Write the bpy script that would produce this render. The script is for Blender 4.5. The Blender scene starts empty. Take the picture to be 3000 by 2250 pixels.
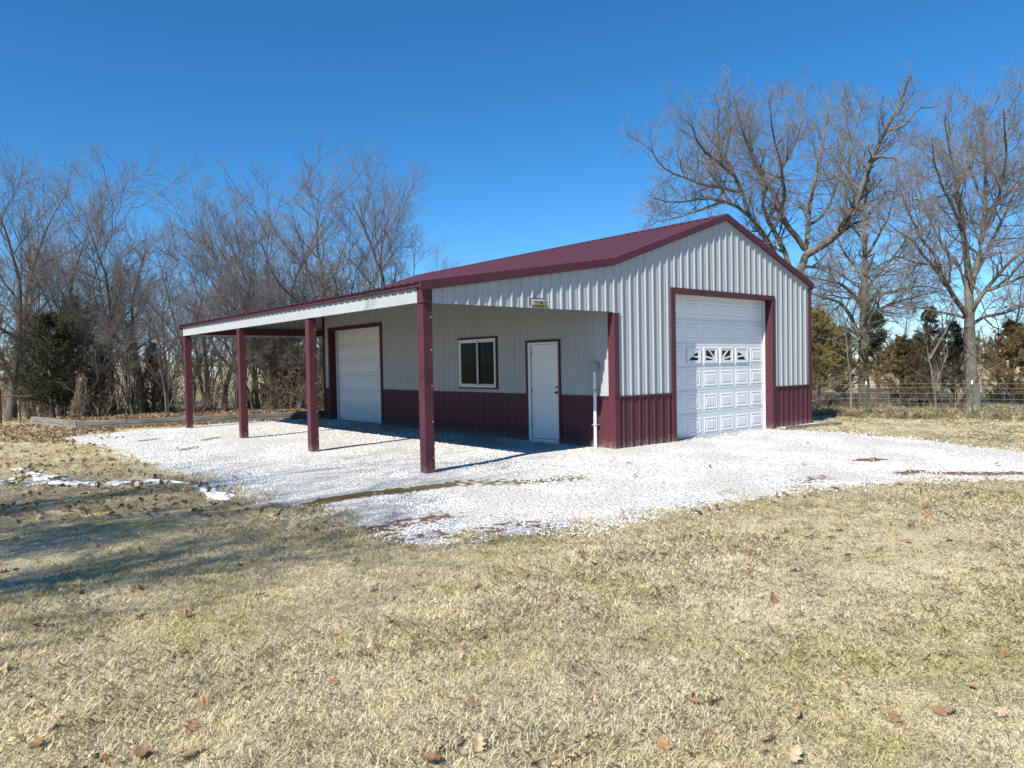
import bpy, math, random
import numpy as np
from mathutils import Matrix, Vector

scene = bpy.context.scene
COL = scene.collection
R = math.radians

# ------------------------------------------------------------------ camera
cam_d = bpy.data.cameras.new('camera'); cam = bpy.data.objects.new('camera', cam_d); COL.objects.link(cam)
cam_d.sensor_width = 36.0; cam_d.lens = 25.517; cam_d.clip_start = 0.05; cam_d.clip_end = 6000
YAW, PITCH, ROLL = 0.6933, 0.0270, -0.0179
CAM = np.array([-10.2965, -9.3362, 1.6607])
fw = np.array([math.sin(YAW), math.cos(YAW), 0]); rt = np.array([math.cos(YAW), -math.sin(YAW), 0]); up = np.array([0, 0, 1.0])
Fv = fw*math.cos(PITCH)-up*math.sin(PITCH); Uv = up*math.cos(PITCH)+fw*math.sin(PITCH)
Rv = rt*math.cos(ROLL)+Uv*math.sin(ROLL); Uv = Uv*math.cos(ROLL)-rt*math.sin(ROLL)
m = Matrix.Identity(4)
for i in range(3):
    m[i][0] = Rv[i]; m[i][1] = Uv[i]; m[i][2] = -Fv[i]; m[i][3] = CAM[i]
cam.matrix_world = m
scene.camera = cam

# ------------------------------------------------------------------ sky, sun, exposure
SUN = np.array([-0.708, -0.172, 0.683]); SUN /= np.linalg.norm(SUN)      # towards the sun
EL = math.asin(SUN[2]); ROT = math.atan2(SUN[0], SUN[1])
w = bpy.data.worlds.new('World'); scene.world = w; w.use_nodes = True
nt = w.node_tree; bg = nt.nodes['Background']
sky = nt.nodes.new('ShaderNodeTexSky'); sky.sky_type = 'NISHITA'; sky.sun_disc = False
sky.sun_elevation = EL; sky.sun_rotation = ROT
sky.altitude = 1800; sky.air_density = 1.0; sky.dust_density = 0.0; sky.ozone_density = 8.0
hs_ = nt.nodes.new('ShaderNodeHueSaturation'); hs_.inputs['Hue'].default_value = .494; hs_.inputs['Saturation'].default_value = 1.17      # crisp winter blue
nt.links.new(sky.outputs[0], hs_.inputs['Color']); nt.links.new(hs_.outputs[0], bg.inputs[0]); bg.inputs[1].default_value = 0.105
sd = bpy.data.lights.new('sun', 'SUN'); sd.energy = 5.0; sd.angle = R(0.53); sd.color = (1.0, 0.955, 0.88)
so = bpy.data.objects.new('sun', sd); COL.objects.link(so)
so.rotation_euler = Vector(SUN.tolist()).to_track_quat('Z', 'Y').to_euler(); so.location = (-20, -8, 25)
vs = scene.view_settings; vs.view_transform = 'Standard'; vs.look = 'None'; vs.exposure = 0.64; vs.gamma = 1.0
vs.use_curve_mapping = False
scene.cycles.max_bounces = 6; scene.cycles.diffuse_bounces = 1

# ------------------------------------------------------------------ materials
MATS = {}
def mat(name, col, rough=0.6, var=0.0, scale=6.0, col2=None, fine=0.0, fscale=60.0, bump=0.0, bscale=80.0, spec=0.5,
        metallic=0.0, stretch=None, trans=0.0, objrand=0.0, lo=0.35, hi=0.65, dust=0.0):
    """principled material; colour = mix(col, col2) by noise, fine noise in value, optional bump and per-object variation"""
    if name in MATS: return MATS[name]
    M = bpy.data.materials.new(name); M.use_nodes = True; t = M.node_tree; N = t.nodes; L = t.links
    b = N['Principled BSDF']; b.inputs['Roughness'].default_value = rough
    b.inputs['Specular IOR Level'].default_value = spec; b.inputs['Metallic'].default_value = metallic
    geo = N.new('ShaderNodeNewGeometry'); pos = geo.outputs['Position']
    if stretch:
        mp = N.new('ShaderNodeMapping'); mp.inputs['Scale'].default_value = stretch; L.new(pos, mp.inputs[0]); pos = mp.outputs[0]
    c2 = col2 if col2 else tuple(min(1, v*(1-var)) for v in col)
    no = N.new('ShaderNodeTexNoise'); no.inputs['Scale'].default_value = scale; no.inputs['Detail'].default_value = 5; no.inputs['Roughness'].default_value = .6
    L.new(pos, no.inputs['Vector'])
    mr = N.new('ShaderNodeMapRange'); mr.inputs[1].default_value = lo; mr.inputs[2].default_value = hi
    L.new(no.outputs[0], mr.inputs[0])
    mx = N.new('ShaderNodeMix'); mx.data_type = 'RGBA'; L.new(mr.outputs[0], mx.inputs[0])
    mx.inputs[6].default_value = (*col, 1); mx.inputs[7].default_value = (*c2, 1)
    out = mx.outputs[2]
    if fine or objrand:
        hv = N.new('ShaderNodeHueSaturation'); L.new(out, hv.inputs['Color'])
        val = None
        if fine:
            n2 = N.new('ShaderNodeTexNoise'); n2.inputs['Scale'].default_value = fscale; n2.inputs['Detail'].default_value = 3; L.new(pos, n2.inputs['Vector'])
            m2 = N.new('ShaderNodeMapRange'); m2.inputs[1].default_value = .3; m2.inputs[2].default_value = .7; m2.inputs[3].default_value = 1-fine; m2.inputs[4].default_value = 1+fine
            L.new(n2.outputs[0], m2.inputs[0]); val = m2.outputs[0]
        if objrand:
            oi = N.new('ShaderNodeObjectInfo'); m3 = N.new('ShaderNodeMapRange'); m3.inputs[3].default_value = 1-objrand; m3.inputs[4].default_value = 1+objrand
            L.new(oi.outputs['Random'], m3.inputs[0])
            if val is None: val = m3.outputs[0]
            else:
                mm = N.new('ShaderNodeMath'); mm.operation = 'MULTIPLY'; L.new(val, mm.inputs[0]); L.new(m3.outputs[0], mm.inputs[1]); val = mm.outputs[0]
        L.new(val, hv.inputs['Value']); out = hv.outputs[0]
    if dust:      # pale mud splashed up from the gravel, ragged, within a foot of the ground
        sx = N.new('ShaderNodeSeparateXYZ'); L.new(geo.outputs['Position'], sx.inputs[0])
        nd = N.new('ShaderNodeTexNoise'); nd.inputs['Scale'].default_value = 14; nd.inputs['Detail'].default_value = 6; nd.inputs['Roughness'].default_value = .75; L.new(geo.outputs['Position'], nd.inputs['Vector'])
        dz = N.new('ShaderNodeMath'); dz.operation = 'MULTIPLY_ADD'; dz.inputs[1].default_value = .75; dz.inputs[2].default_value = -.28; L.new(nd.outputs[0], dz.inputs[0])
        dd = N.new('ShaderNodeMath'); dd.operation = 'SUBTRACT'; L.new(dz.outputs[0], dd.inputs[0]); L.new(sx.outputs[2], dd.inputs[1])
        df = N.new('ShaderNodeMapRange'); df.inputs[1].default_value = -.06; df.inputs[2].default_value = .10; df.inputs[4].default_value = dust; L.new(dd.outputs[0], df.inputs[0])
        dm = N.new('ShaderNodeMix'); dm.data_type = 'RGBA'; L.new(df.outputs[0], dm.inputs[0]); L.new(out, dm.inputs[6]); dm.inputs[7].default_value = (.30, .27, .22, 1); out = dm.outputs[2]
    L.new(out, b.inputs['Base Color'])
    if bump:
        n3 = N.new('ShaderNodeTexNoise'); n3.inputs['Scale'].default_value = bscale; n3.inputs['Detail'].default_value = 4; L.new(pos, n3.inputs['Vector'])
        bp = N.new('ShaderNodeBump'); bp.inputs['Strength'].default_value = bump; bp.inputs['Distance'].default_value = 0.01
        L.new(n3.outputs[0], bp.inputs['Height']); L.new(bp.outputs[0], b.inputs['Normal'])
    if trans: b.inputs['Transmission Weight'].default_value = trans
    MATS[name] = M; return M

WHITE = mat('white_steel_paint', (.385, .403, .408), .42, spec=.3, dust=.3, col2=(.352, .369, .373), scale=1.1, fine=.03, fscale=9, stretch=(1, 1, .25), bump=.04, bscale=5)
MAROON = mat('maroon_steel_paint', (.092, .0265, .0365), .5, spec=.22, dust=.4, col2=(.080, .0232, .0325), scale=1.3, fine=.05, fscale=14, stretch=(1, 1, .3), bump=.04, bscale=5)
ROOFM = mat('maroon_roof_paint', (.088, .031, .043), .45, spec=.4, col2=(.078, .0275, .039), scale=.9, fine=.05, fscale=10, stretch=(.3, 1, .3), bump=.05, bscale=4)
DOORW = mat('white_door_paint', (.76, .77, .775), .45, col2=(.71, .72, .725), scale=1.6, fine=.02)
VINYL = mat('white_vinyl', (.74, .74, .72), .4, var=.05)
PVC = mat('pvc_conduit', (.72, .73, .73), .45, var=.06, scale=9)
GREYBOX = mat('grey_plastic', (.30, .31, .31), .5, var=.15)
BLACK = mat('black_plastic', (.015, .015, .016), .45, var=.2)
YELLOW = mat('yellow_plastic', (.36, .33, .07), .5, var=.1)
LAMPG = mat('lamp_grey_panel', (.22, .235, .25), .3, var=.1)
CONC = mat('concrete', (.42, .40, .37), .85, var=.25, scale=4, fine=.12, bump=.2)
WOOD = mat('beam_lumber', (.30, .23, .15), .75, var=.3, scale=5, stretch=(1, 1, .2), fine=.1)
TIMBER = mat('weathered_timber', (.24, .225, .19), .85, col2=(.13, .12, .10), scale=3, fine=.2, fscale=40, stretch=(1, 1, 4), bump=.5, bscale=40, objrand=.18)
TPOST = mat('green_tpost', (.075, .11, .075), .6, var=.3, scale=12)
TPWHITE = mat('white_post_tip', (.75, .75, .73), .5, var=.1)
RUST = mat('rusty_steel', (.14, .055, .035), .75, var=.4, scale=10)
WIRE = mat('galvanised_wire', (.34, .35, .35), .45, var=.2, metallic=.3)
BARK = mat('grey_bark', (.115, .101, .083), .9, col2=(.060, .052, .043), scale=5, fine=.25, fscale=30, stretch=(1, 1, .25), bump=.9, bscale=22)
TWIG = mat('twig_bark', (.205, .170, .146), .85, col2=(.125, .102, .088), scale=2, objrand=.1)
OAKBARK = mat('oak_bark', (.19, .168, .135), .9, col2=(.088, .077, .062), scale=4, fine=.25, fscale=26, stretch=(1, 1, .22), bump=1.0, bscale=20)
OAKTWIG = mat('oak_twig_bark', (.235, .205, .175), .85, col2=(.15, .13, .112), scale=1.5)
SHRUBM = mat('shrub_stems', (.23, .175, .12), .9, col2=(.13, .095, .068), scale=2, objrand=.25)
CEDARG = mat('cedar_green', (.040, .048, .016), .85, col2=(.075, .074, .024), scale=3, fine=.25, fscale=12, objrand=.15)
CEDARD = mat('cedar_dark_green', (.030, .040, .018), .85, col2=(.052, .056, .020), scale=3, fine=.25, fscale=12, objrand=.15)
CEDARB = mat('cedar_winter_bronze', (.20, .145, .032), .85, col2=(.11, .095, .028), scale=2.2, fine=.25, fscale=12, objrand=.1)
CEDARR = mat('cedar_rust_brown', (.19, .120, .040), .85, col2=(.10, .08, .03), scale=2.2, fine=.25, fscale=12, objrand=.1)
SNOW = mat('old_snow', (.86, .88, .90), .6, var=.06, scale=14, bump=.5, bscale=25)
SOIL = mat('bed_soil', (.12, .085, .05), .95, var=.4, scale=8, fine=.3, bump=.8, bscale=30)
LEAFM = mat('dry_oak_leaf', (.29, .165, .075), .8, col2=(.17, .095, .046), scale=18, fine=.15, objrand=.38)
LEAFP = mat('pale_dry_leaf', (.36, .265, .165), .8, col2=(.24, .165, .10), scale=18, fine=.15, objrand=.3)
STONE = mat('white_limestone', (.77, .76, .74), .8, col2=(.53, .51, .455), scale=.75, lo=.44, hi=.70, objrand=.24, bump=.2, bscale=60)

def glass():
    M = bpy.data.materials.new('window_glass'); M.use_nodes = True; b = M.node_tree.nodes['Principled BSDF']
    no = M.node_tree.nodes.new('ShaderNodeTexNoise'); no.inputs['Scale'].default_value = 3
    mr = M.node_tree.nodes.new('ShaderNodeMapRange'); mr.inputs[3].default_value = .02; mr.inputs[4].default_value = .07
    M.node_tree.links.new(no.outputs[0], mr.inputs[0]); M.node_tree.links.new(mr.outputs[0], b.inputs['Roughness'])
    b.inputs['Base Color'].default_value = (.012, .013, .015, 1); b.inputs['IOR'].default_value = 1.45; b.inputs['Specular IOR Level'].default_value = .06
    return M
GLASS = glass()

# ground and gravel materials -------------------------------------------------
def ground_mat():
    M = bpy.data.materials.new('dry_lawn_ground'); M.use_nodes = True; t = M.node_tree; N = t.nodes; L = t.links; b = N['Principled BSDF']
    b.inputs['Roughness'].default_value = .95; b.inputs['Specular IOR Level'].default_value = .1
    geo = N.new('ShaderNodeNewGeometry')
    def noise(s, d=5):
        n = N.new('ShaderNodeTexNoise'); n.inputs['Scale'].default_value = s; n.inputs['Detail'].default_value = d; L.new(geo.outputs['Position'], n.inputs['Vector']); return n.outputs[0]
    def ramp(f, stops):
        r = N.new('ShaderNodeValToRGB'); L.new(f, r.inputs[0]); e = r.color_ramp.elements
        while len(e) < len(stops): e.new(.5)
        for el, (p, c) in zip(e, stops): el.position = p; el.color = (*c, 1)
        return r.outputs[0]
    a = ramp(noise(.9), [(.32, (.36, .33, .16)), (.48, (.52, .445, .28)), (.66, (.58, .50, .34))])
    f = ramp(noise(55, 4), [(.30, (.42, .40, .36)), (.55, (1, 1, 1)), (.75, (1.25, 1.22, 1.15))])
    mx = N.new('ShaderNodeMix'); mx.data_type = 'RGBA'; mx.blend_type = 'MULTIPLY'; mx.inputs[0].default_value = 1; L.new(a, mx.inputs[6]); L.new(f, mx.inputs[7])
    L.new(mx.outputs[2], b.inputs['Base Color'])
    bp = N.new('ShaderNodeBump'); bp.inputs['Strength'].default_value = .9; bp.inputs['Distance'].default_value = .03; L.new(noise(38, 4), bp.inputs['Height']); L.new(bp.outputs[0], b.inputs['Normal'])
    return M
GROUND = ground_mat()

def gravel_mat():
    M = bpy.data.materials.new('gravel_bed'); M.use_nodes = True; t = M.node_tree; N = t.nodes; L = t.links; b = N['Principled BSDF']
    b.inputs['Roughness'].default_value = .95; b.inputs['Specular IOR Level'].default_value = .15
    geo = N.new('ShaderNodeNewGeometry'); at = N.new('ShaderNodeAttribute'); at.attribute_name = 'bare'
    def noise(s, d=4):
        n = N.new('ShaderNodeTexNoise'); n.inputs['Scale'].default_value = s; n.inputs['Detail'].default_value = d; L.new(geo.outputs['Position'], n.inputs['Vector']); return n.outputs[0]
    vo = N.new('ShaderNodeTexVoronoi'); vo.inputs['Scale'].default_value = 26; L.new(geo.outputs['Position'], vo.inputs['Vector'])
    r1 = N.new('ShaderNodeValToRGB'); L.new(vo.outputs['Distance'], r1.inputs[0]); e = r1.color_ramp.elements
    e[0].position = .2; e[0].color = (.70, .69, .665, 1); e[1].position = .76; e[1].color = (.36, .34, .30, 1)
    ar = N.new('ShaderNodeAttribute'); ar.attribute_name = 'red'; mm_ = N.new('ShaderNodeMath'); mm_.operation = 'MULTIPLY_ADD'; mm_.inputs[1].default_value = .5; L.new(noise(2.5), mm_.inputs[0]); L.new(ar.outputs['Fac'], mm_.inputs[2])
    r2 = N.new('ShaderNodeValToRGB'); L.new(mm_.outputs[0], r2.inputs[0]); e = r2.color_ramp.elements
    e[0].position = .15; e[0].color = (.105, .090, .032, 1); e[1].position = .65; e[1].color = (.15, .088, .062, 1)
    # ragged border of the bare places
    ad = N.new('ShaderNodeMath'); ad.operation = 'ADD'; L.new(at.outputs['Fac'], ad.inputs[0])
    ms = N.new('ShaderNodeMapRange'); ms.inputs[1].default_value = .3; ms.inputs[2].default_value = .7; ms.inputs[3].default_value = -.35; ms.inputs[4].default_value = .35; L.new(noise(9, 5), ms.inputs[0]); L.new(ms.outputs[0], ad.inputs[1])
    m2 = N.new('ShaderNodeMapRange'); m2.inputs[1].default_value = .35; m2.inputs[2].default_value = .6; L.new(ad.outputs[0], m2.inputs[0])
    mx = N.new('ShaderNodeMix'); mx.data_type = 'RGBA'; L.new(m2.outputs[0], mx.inputs[0]); L.new(r1.outputs[0], mx.inputs[6]); L.new(r2.outputs[0], mx.inputs[7])
    L.new(mx.outputs[2], b.inputs['Base Color'])
    bp = N.new('ShaderNodeBump'); bp.inputs['Strength'].default_value = .8; bp.inputs['Distance'].default_value = .02; L.new(vo.outputs['Distance'], bp.inputs['Height']); bp.invert = True; L.new(bp.outputs[0], b.inputs['Normal'])
    return M
GRAVELM = gravel_mat()

def grass_mat():
    M = bpy.data.materials.new('dry_grass_blades'); M.use_nodes = True; t = M.node_tree; N = t.nodes; L = t.links; b = N['Principled BSDF']
    b.inputs['Roughness'].default_value = .7; b.inputs['Specular IOR Level'].default_value = .25
    geo = N.new('ShaderNodeNewGeometry'); oi = N.new('ShaderNodeObjectInfo')
    bl = N.new('ShaderNodeAttribute'); bl.attribute_name = 'blade'
    def noise(s, d=4):
        n = N.new('ShaderNodeTexNoise'); n.inputs['Scale'].default_value = s; n.inputs['Detail'].default_value = d; L.new(geo.outputs['Position'], n.inputs['Vector']); return n.outputs[0]
    # green share: patches + per clump + per blade
    p = N.new('ShaderNodeMapRange'); p.inputs[1].default_value = .42; p.inputs[2].default_value = .68; p.inputs[3].default_value = -.14; p.inputs[4].default_value = .48; L.new(noise(.85), p.inputs[0])
    c = N.new('ShaderNodeMapRange'); c.inputs[3].default_value = -.30; c.inputs[4].default_value = .32; L.new(oi.outputs['Random'], c.inputs[0])
    s1 = N.new('ShaderNodeMath'); s1.operation = 'ADD'; L.new(p.outputs[0], s1.inputs[0]); L.new(c.outputs[0], s1.inputs[1])
    b2 = N.new('ShaderNodeMapRange'); b2.inputs[3].default_value = -.38; b2.inputs[4].default_value = .38; L.new(bl.outputs['Fac'], b2.inputs[0])
    s2 = N.new('ShaderNodeMath'); s2.operation = 'ADD'; s2.use_clamp = True; L.new(s1.outputs[0], s2.inputs[0]); L.new(b2.outputs[0], s2.inputs[1])
    r = N.new('ShaderNodeValToRGB'); L.new(s2.outputs[0], r.inputs[0]); e = r.color_ramp.elements
    e.new(.5); e.new(.8)
    for el, (q, k) in zip(e, [(0, (.86, .775, .57)), (.38, (.79, .685, .41)), (.72, (.58, .535, .23)), (1, (.28, .37, .10))]): el.position = q; el.color = (*k, 1)
    hv = N.new('ShaderNodeHueSaturation'); L.new(r.outputs[0], hv.inputs['Color'])
    v = N.new('ShaderNodeMapRange'); v.inputs[3].default_value = .66; v.inputs[4].default_value = 1.22
    fr = N.new('ShaderNodeMath'); fr.operation = 'FRACT'; mu = N.new('ShaderNodeMath'); mu.operation = 'MULTIPLY'; mu.inputs[1].default_value = 7.31
    L.new(bl.outputs['Fac'], mu.inputs[0]); L.new(mu.outputs[0], fr.inputs[0]); L.new(fr.outputs[0], v.inputs[0])
    pv = N.new('ShaderNodeMapRange'); pv.inputs[1].default_value = .32; pv.inputs[2].default_value = .68; pv.inputs[3].default_value = .92; pv.inputs[4].default_value = 1.18; L.new(noise(1.6, 6), pv.inputs[0])
    vm = N.new('ShaderNodeMath'); vm.operation = 'MULTIPLY'; L.new(v.outputs[0], vm.inputs[0]); L.new(pv.outputs[0], vm.inputs[1]); L.new(vm.outputs[0], hv.inputs['Value'])
    L.new(hv.outputs[0], b.inputs['Base Color'])
    # dry blades let some light through
    tr = N.new('ShaderNodeBsdfTranslucent'); L.new(hv.outputs[0], tr.inputs[0]); ms = N.new('ShaderNodeMixShader'); ms.inputs[0].default_value = .45
    L.new(b.outputs[0], ms.inputs[1]); L.new(tr.outputs[0], ms.inputs[2]); L.new(ms.outputs[0], N['Material Output'].inputs[0])
    return M
GRASSM = grass_mat()

# ------------------------------------------------------------------ mesh helpers
def np_mesh(name, V, F, mt=None, smooth=False, attrs=None):
    """V (n,3); F list/array of equal-sized faces or list of arrays with different sizes"""
    me = bpy.data.meshes.new(name); V = np.asarray(V, np.float32); me.vertices.add(len(V)); me.vertices.foreach_set('co', V.ravel())
    Fs = F if isinstance(F, (list, tuple)) and len(F) and isinstance(F[0], np.ndarray) and F[0].ndim == 2 else [np.asarray(F)]
    loops = np.concatenate([f.ravel() for f in Fs]); starts = []; s = 0
    for f in Fs:
        starts.append(s+np.arange(len(f))*f.shape[1]); s += f.size
    starts = np.concatenate(starts)
    me.loops.add(len(loops)); me.loops.foreach_set('vertex_index', loops.astype(np.int32))
    me.polygons.add(len(starts)); me.polygons.foreach_set('loop_start', starts.astype(np.int32))
    if smooth: me.polygons.foreach_set('use_smooth', np.ones(len(starts), bool))
    if attrs:
        for k, a in attrs.items():
            at = me.attributes.new(k, 'FLOAT', 'POINT'); at.data.foreach_set('value', np.asarray(a, np.float32))
    me.update(calc_edges=True)
    if mt: me.materials.append(mt)
    return me
def link(name, me, parent=None, loc=None):
    o = bpy.data.objects.new(name, me); COL.objects.link(o)
    if parent: o.parent = parent
    if loc is not None: o.location = loc
    return o
def tag(o, label=None, cat=None, group=None, kind=None):
    if label: o['label'] = label
    if cat: o['category'] = cat
    if group: o['group'] = group
    if kind: o['kind'] = kind
    return o
def empty(name, loc=(0, 0, 0), rz=0):
    o = bpy.data.objects.new(name, None); COL.objects.link(o); o.location = loc; o.rotation_euler = (0, 0, rz); o.empty_display_size = .3; return o
class MB:
    def __init__(s): s.v = []; s.f = []
    def poly(s, pts):
        n = len(s.v); s.v += [tuple(p) for p in pts]; s.f.append(list(range(n, n+len(pts))))
    def hexa(s, p):   # 8 points: bottom 4 ccw, top 4 ccw
        n = len(s.v); s.v += [tuple(q) for q in p]
        for f in ((3, 2, 1, 0), (4, 5, 6, 7), (0, 1, 5, 4), (1, 2, 6, 5), (2, 3, 7, 6), (3, 0, 4, 7)): s.f.append([n+i for i in f])
    def box(s, x0, x1, y0, y1, z0, z1):
        s.hexa([(x0, y0, z0), (x1, y0, z0), (x1, y1, z0), (x0, y1, z0), (x0, y0, z1), (x1, y0, z1), (x1, y1, z1), (x0, y1, z1)]); return s
    def prism(s, pts, axis, a, b):   # pts 2d, extruded along axis between a and b
        def P(p, q): return {'x': (q, p[0], p[1]), 'y': (p[0], q, p[1]), 'z': (p[0], p[1], q)}[axis]
        n = len(s.v); k = len(pts); s.v += [P(p, a) for p in pts]+[P(p, b) for p in pts]
        s.f.append(list(range(n, n+k))[::-1]); s.f.append(list(range(n+k, n+2*k)))
        for i in range(k): j = (i+1) % k; s.f.append([n+i, n+j, n+k+j, n+k+i])
        return s
    def cyl(s, c, r, z0, z1, n=12, axis='z'):
        return s.prism([(c[0]+r*math.cos(2*math.pi*i/n), c[1]+r*math.sin(2*math.pi*i/n)) for i in range(n)], axis, z0, z1)
    def mesh(s, name, mt, bevel=0):
        me = bpy.data.meshes.new(name); me.from_pydata(s.v, [], s.f); me.update(); me.materials.append(mt); return me
    def build(s, name, mt, parent=None, bevel=0.0, loc=None):
        o = link(name, s.mesh(name, mt), parent, loc)
        if bevel:
            b = o.modifiers.new('bevel', 'BEVEL'); b.width = bevel; b.segments = 2; b.limit_method = 'ANGLE'
        return o
def inside(P, poly):
    x, y = P[:, 0], P[:, 1]; r = np.zeros(len(P), bool); n = len(poly)
    for i in range(n):
        x0, y0 = poly[i]; x1, y1 = poly[(i+1) % n]
        if y0 == y1: continue
        c = ((y0 > y) != (y1 > y)) & (x < (x1-x0)*(y-y0)/(y1-y0)+x0); r ^= c
    return r
def vnoise(P, s, seed=0):
    """cheap smooth noise in [0,1]"""
    rs = np.random.RandomState(seed); o = np.zeros(len(P))
    for k in range(7):
        a = rs.uniform(0, 6.28); q = rs.uniform(.6, 1.9)*s; o += np.sin((P[:, 0]*math.cos(a)+P[:, 1]*math.sin(a))*q+rs.uniform(0, 6.28))
    return np.clip(.5+o/7*1.3, 0, 1)
# ================================================================== SETTING
GRAVEL = [(-7.45, 11.7), (-7.1, 9), (-7.05, 6.9), (-7.07, 4.1), (-6.98, 2.4), (-7.06, .8), (-6.95, -.35), (-6.82, -1.25), (-6.78, -2.2), (-6.85, -3.0),
          (-6.75, -3.55), (-6.4, -3.77), (-5.8, -3.9), (-4.7, -4.22), (-3.7, -4.34), (-2.46, -4.42), (-1.22, -4.64), (.08, -5.39), (1.12, -6.27), (1.6, -7.6), (1.9, -10), (2.0, -16),
          (5.2, -16), (4.9, -9), (4.5, -6.6), (4.4, -5.4), (4.75, -4.4), (5.21, -3.44), (5.6, -2.4), (5.86, -1.77), (5.76, -.87), (5.6, -.3), (5.6, .2),
          (.2, .2), (.2, 12.5), (.1, 13.0), (-2.1, 13.55), (-4, 13.1), (-5.2, 13.0), (-6.6, 12.6)]
GR = np.array(GRAVEL)
BARN_FOOT = [(-.02, -.02), (7.34, -.02), (7.34, 12.52), (-.02, 12.52)]
BED = [(-6.62, 14.62), (-7.25, 18.4), (2.6, 16.5), (2.4, 12.65), (.1, 13.15)]

def seg_dist(P, A, B):
    A = np.array(A); B = np.array(B); d = B-A; t = np.clip(((P-A)@d)/(d@d), 0, 1); return np.linalg.norm(P-(A+t[:, None]*d), axis=1)
def poly_dist(P, poly, closed=True):
    n = len(poly); r = np.full(len(P), 1e9)
    for i in range(n if closed else n-1): r = np.minimum(r, seg_dist(P, poly[i], poly[(i+1) % n]))
    return r
def bare(P):
    """0 = thick gravel, 1 = bare soil: the muddy strip and the thin places seen in the photo"""
    b = np.zeros(len(P))
    def strip(pts, wdt, amt):
        nonlocal b
        d = poly_dist(P, pts, False); b = np.maximum(b, amt*np.clip(1.35-d/wdt, 0, 1))
    strip([(-6.9, -1.2), (-6.35, -.97), (-5.75, -.91), (-5.3, -1.0), (-4.6, -1.12)], .20, 1.0)
    strip([(-4.5, -1.1), (-3.6, -1.7), (-3.0, -1.9)], .35, .55)
    strip([(-6.8, -2.85), (-6.25, -2.72), (-5.9, -2.75)], .34, .55)
    strip([(-6.75, -3.2), (-6.2, -3.55), (-5.4, -3.7)], .25, .5)
    strip([(.9, -5.3), (1.25, -5.75), (1.6, -6.05), (2.2, -6.9)], .22, .8)
    strip([(.55, -4.95), (.95, -5.0)], .16, .9)
    strip([(1.5, -3.95), (1.75, -4.05)], .22, .95)
    strip([(-1.1, -4.3), (-.6, -4.35)], .25, .5)
    strip([(-6.1, 9.4), (-5.7, 9.8)], .25, .6); strip([(-6.0, 6.6), (-5.6, 7.0)], .2, .6); strip([(-5.0, 8.4), (-4.6, 8.8)], .2, .6)
    return b

rng = np.random.RandomState(5)
def ground_sheet():
    inner = np.arange(-30, 40.1, .5); outer = np.array([45, 55, 75, 110, 180, 320, 700, 1500, 3500.])
    c = np.concatenate([-outer[::-1], inner, outer]); X, Y = np.meshgrid(c, c, indexing='ij'); P = np.stack([X.ravel(), Y.ravel()], 1)
    z = (vnoise(P, .7, 3)-.5)*.05*(np.abs(P).max(1) < 42)-.01
    ing = inside(P, GRAVEL) | inside(P, BARN_FOOT); dg = poly_dist(P, GRAVEL)
    z = np.where(ing, -.07, np.where(dg < 1.0, np.minimum(z, 0)*1.0-.012, z))
    n = len(c); I = np.arange(n*n).reshape(n, n)
    F = np.stack([I[:-1, :-1], I[1:, :-1], I[1:, 1:], I[:-1, 1:]], -1).reshape(-1, 4)
    tag(link('ground', np_mesh('ground', np.column_stack([P, z]), F, GROUND, True)), 'dry winter lawn running out to fields', None, kind='structure')
ground_sheet()

def gravel_sheet():
    s = .12; xs = np.arange(-7.8, 6.3, s); ys = np.arange(-16.2, 13.9, s); X, Y = np.meshgrid(xs, ys, indexing='ij'); P = np.stack([X.ravel(), Y.ravel()], 1)
    d = poly_dist(P, GRAVEL); ins = inside(P, GRAVEL)
    sd = np.where(ins, d, -d)+ (vnoise(P, 5, 9)-.5)*.34
    z = np.clip(sd*.12, -.06, .012)+(vnoise(P, 2.2, 4)-.5)*.018
    keep = sd > -.22; n, k = len(xs), len(ys); I = np.arange(n*k).reshape(n, k)
    F = np.stack([I[:-1, :-1], I[1:, :-1], I[1:, 1:], I[:-1, 1:]], -1).reshape(-1, 4); F = F[keep[F].all(1)]
    used = np.unique(F); mp = -np.ones(n*k, int); mp[used] = np.arange(len(used))
    b = bare(P)+np.clip((.12-sd)/.3, 0, 1)*.6
    tag(link('gravel_drive', np_mesh('gravel_drive', np.column_stack([P, z])[used], mp[F], GRAVELM, True, {'bare': b[used], 'red': np.clip((P[used, 0]+2.5)*.4, 0, .45)+.28*((P[used, 1] < -2.3) & (P[used, 0] < -5))})), 'white crushed stone drive around the barn', None, kind='structure')
gravel_sheet()

# ================================================================== THE BARN
barn = empty('metal_barn', (0, 0, 0))
tag(barn, 'white and maroon ribbed metal barn with open lean-to on posts', 'barn')
W_, D_ = 7.315, 12.5
RIB = .2286; SHEET = .9144
WZ = 1.01                       # top of wainscot
RX = W_/2; RZ = 4.86            # ridge
KX, KZ = -.06, 3.60             # break between main roof and lean-to
EX, EZ = 7.39, 3.555            # right eave
LX, LZ = -4.36, 2.915           # lean-to eave (roof surface)
LW = -4.27                      # outer face of lean-to posts
LB = 2.62                       # underside of lean-to skirts
def roofz(x):
    if x < KX: return LZ+(x-LX)*(KZ-LZ)/(KX-LX)
    if x < RX: return KZ+(x-KX)*(RZ-KZ)/(RX-KX)
    return RZ+(x-RX)*(EZ-RZ)/(EX-RX)

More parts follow.
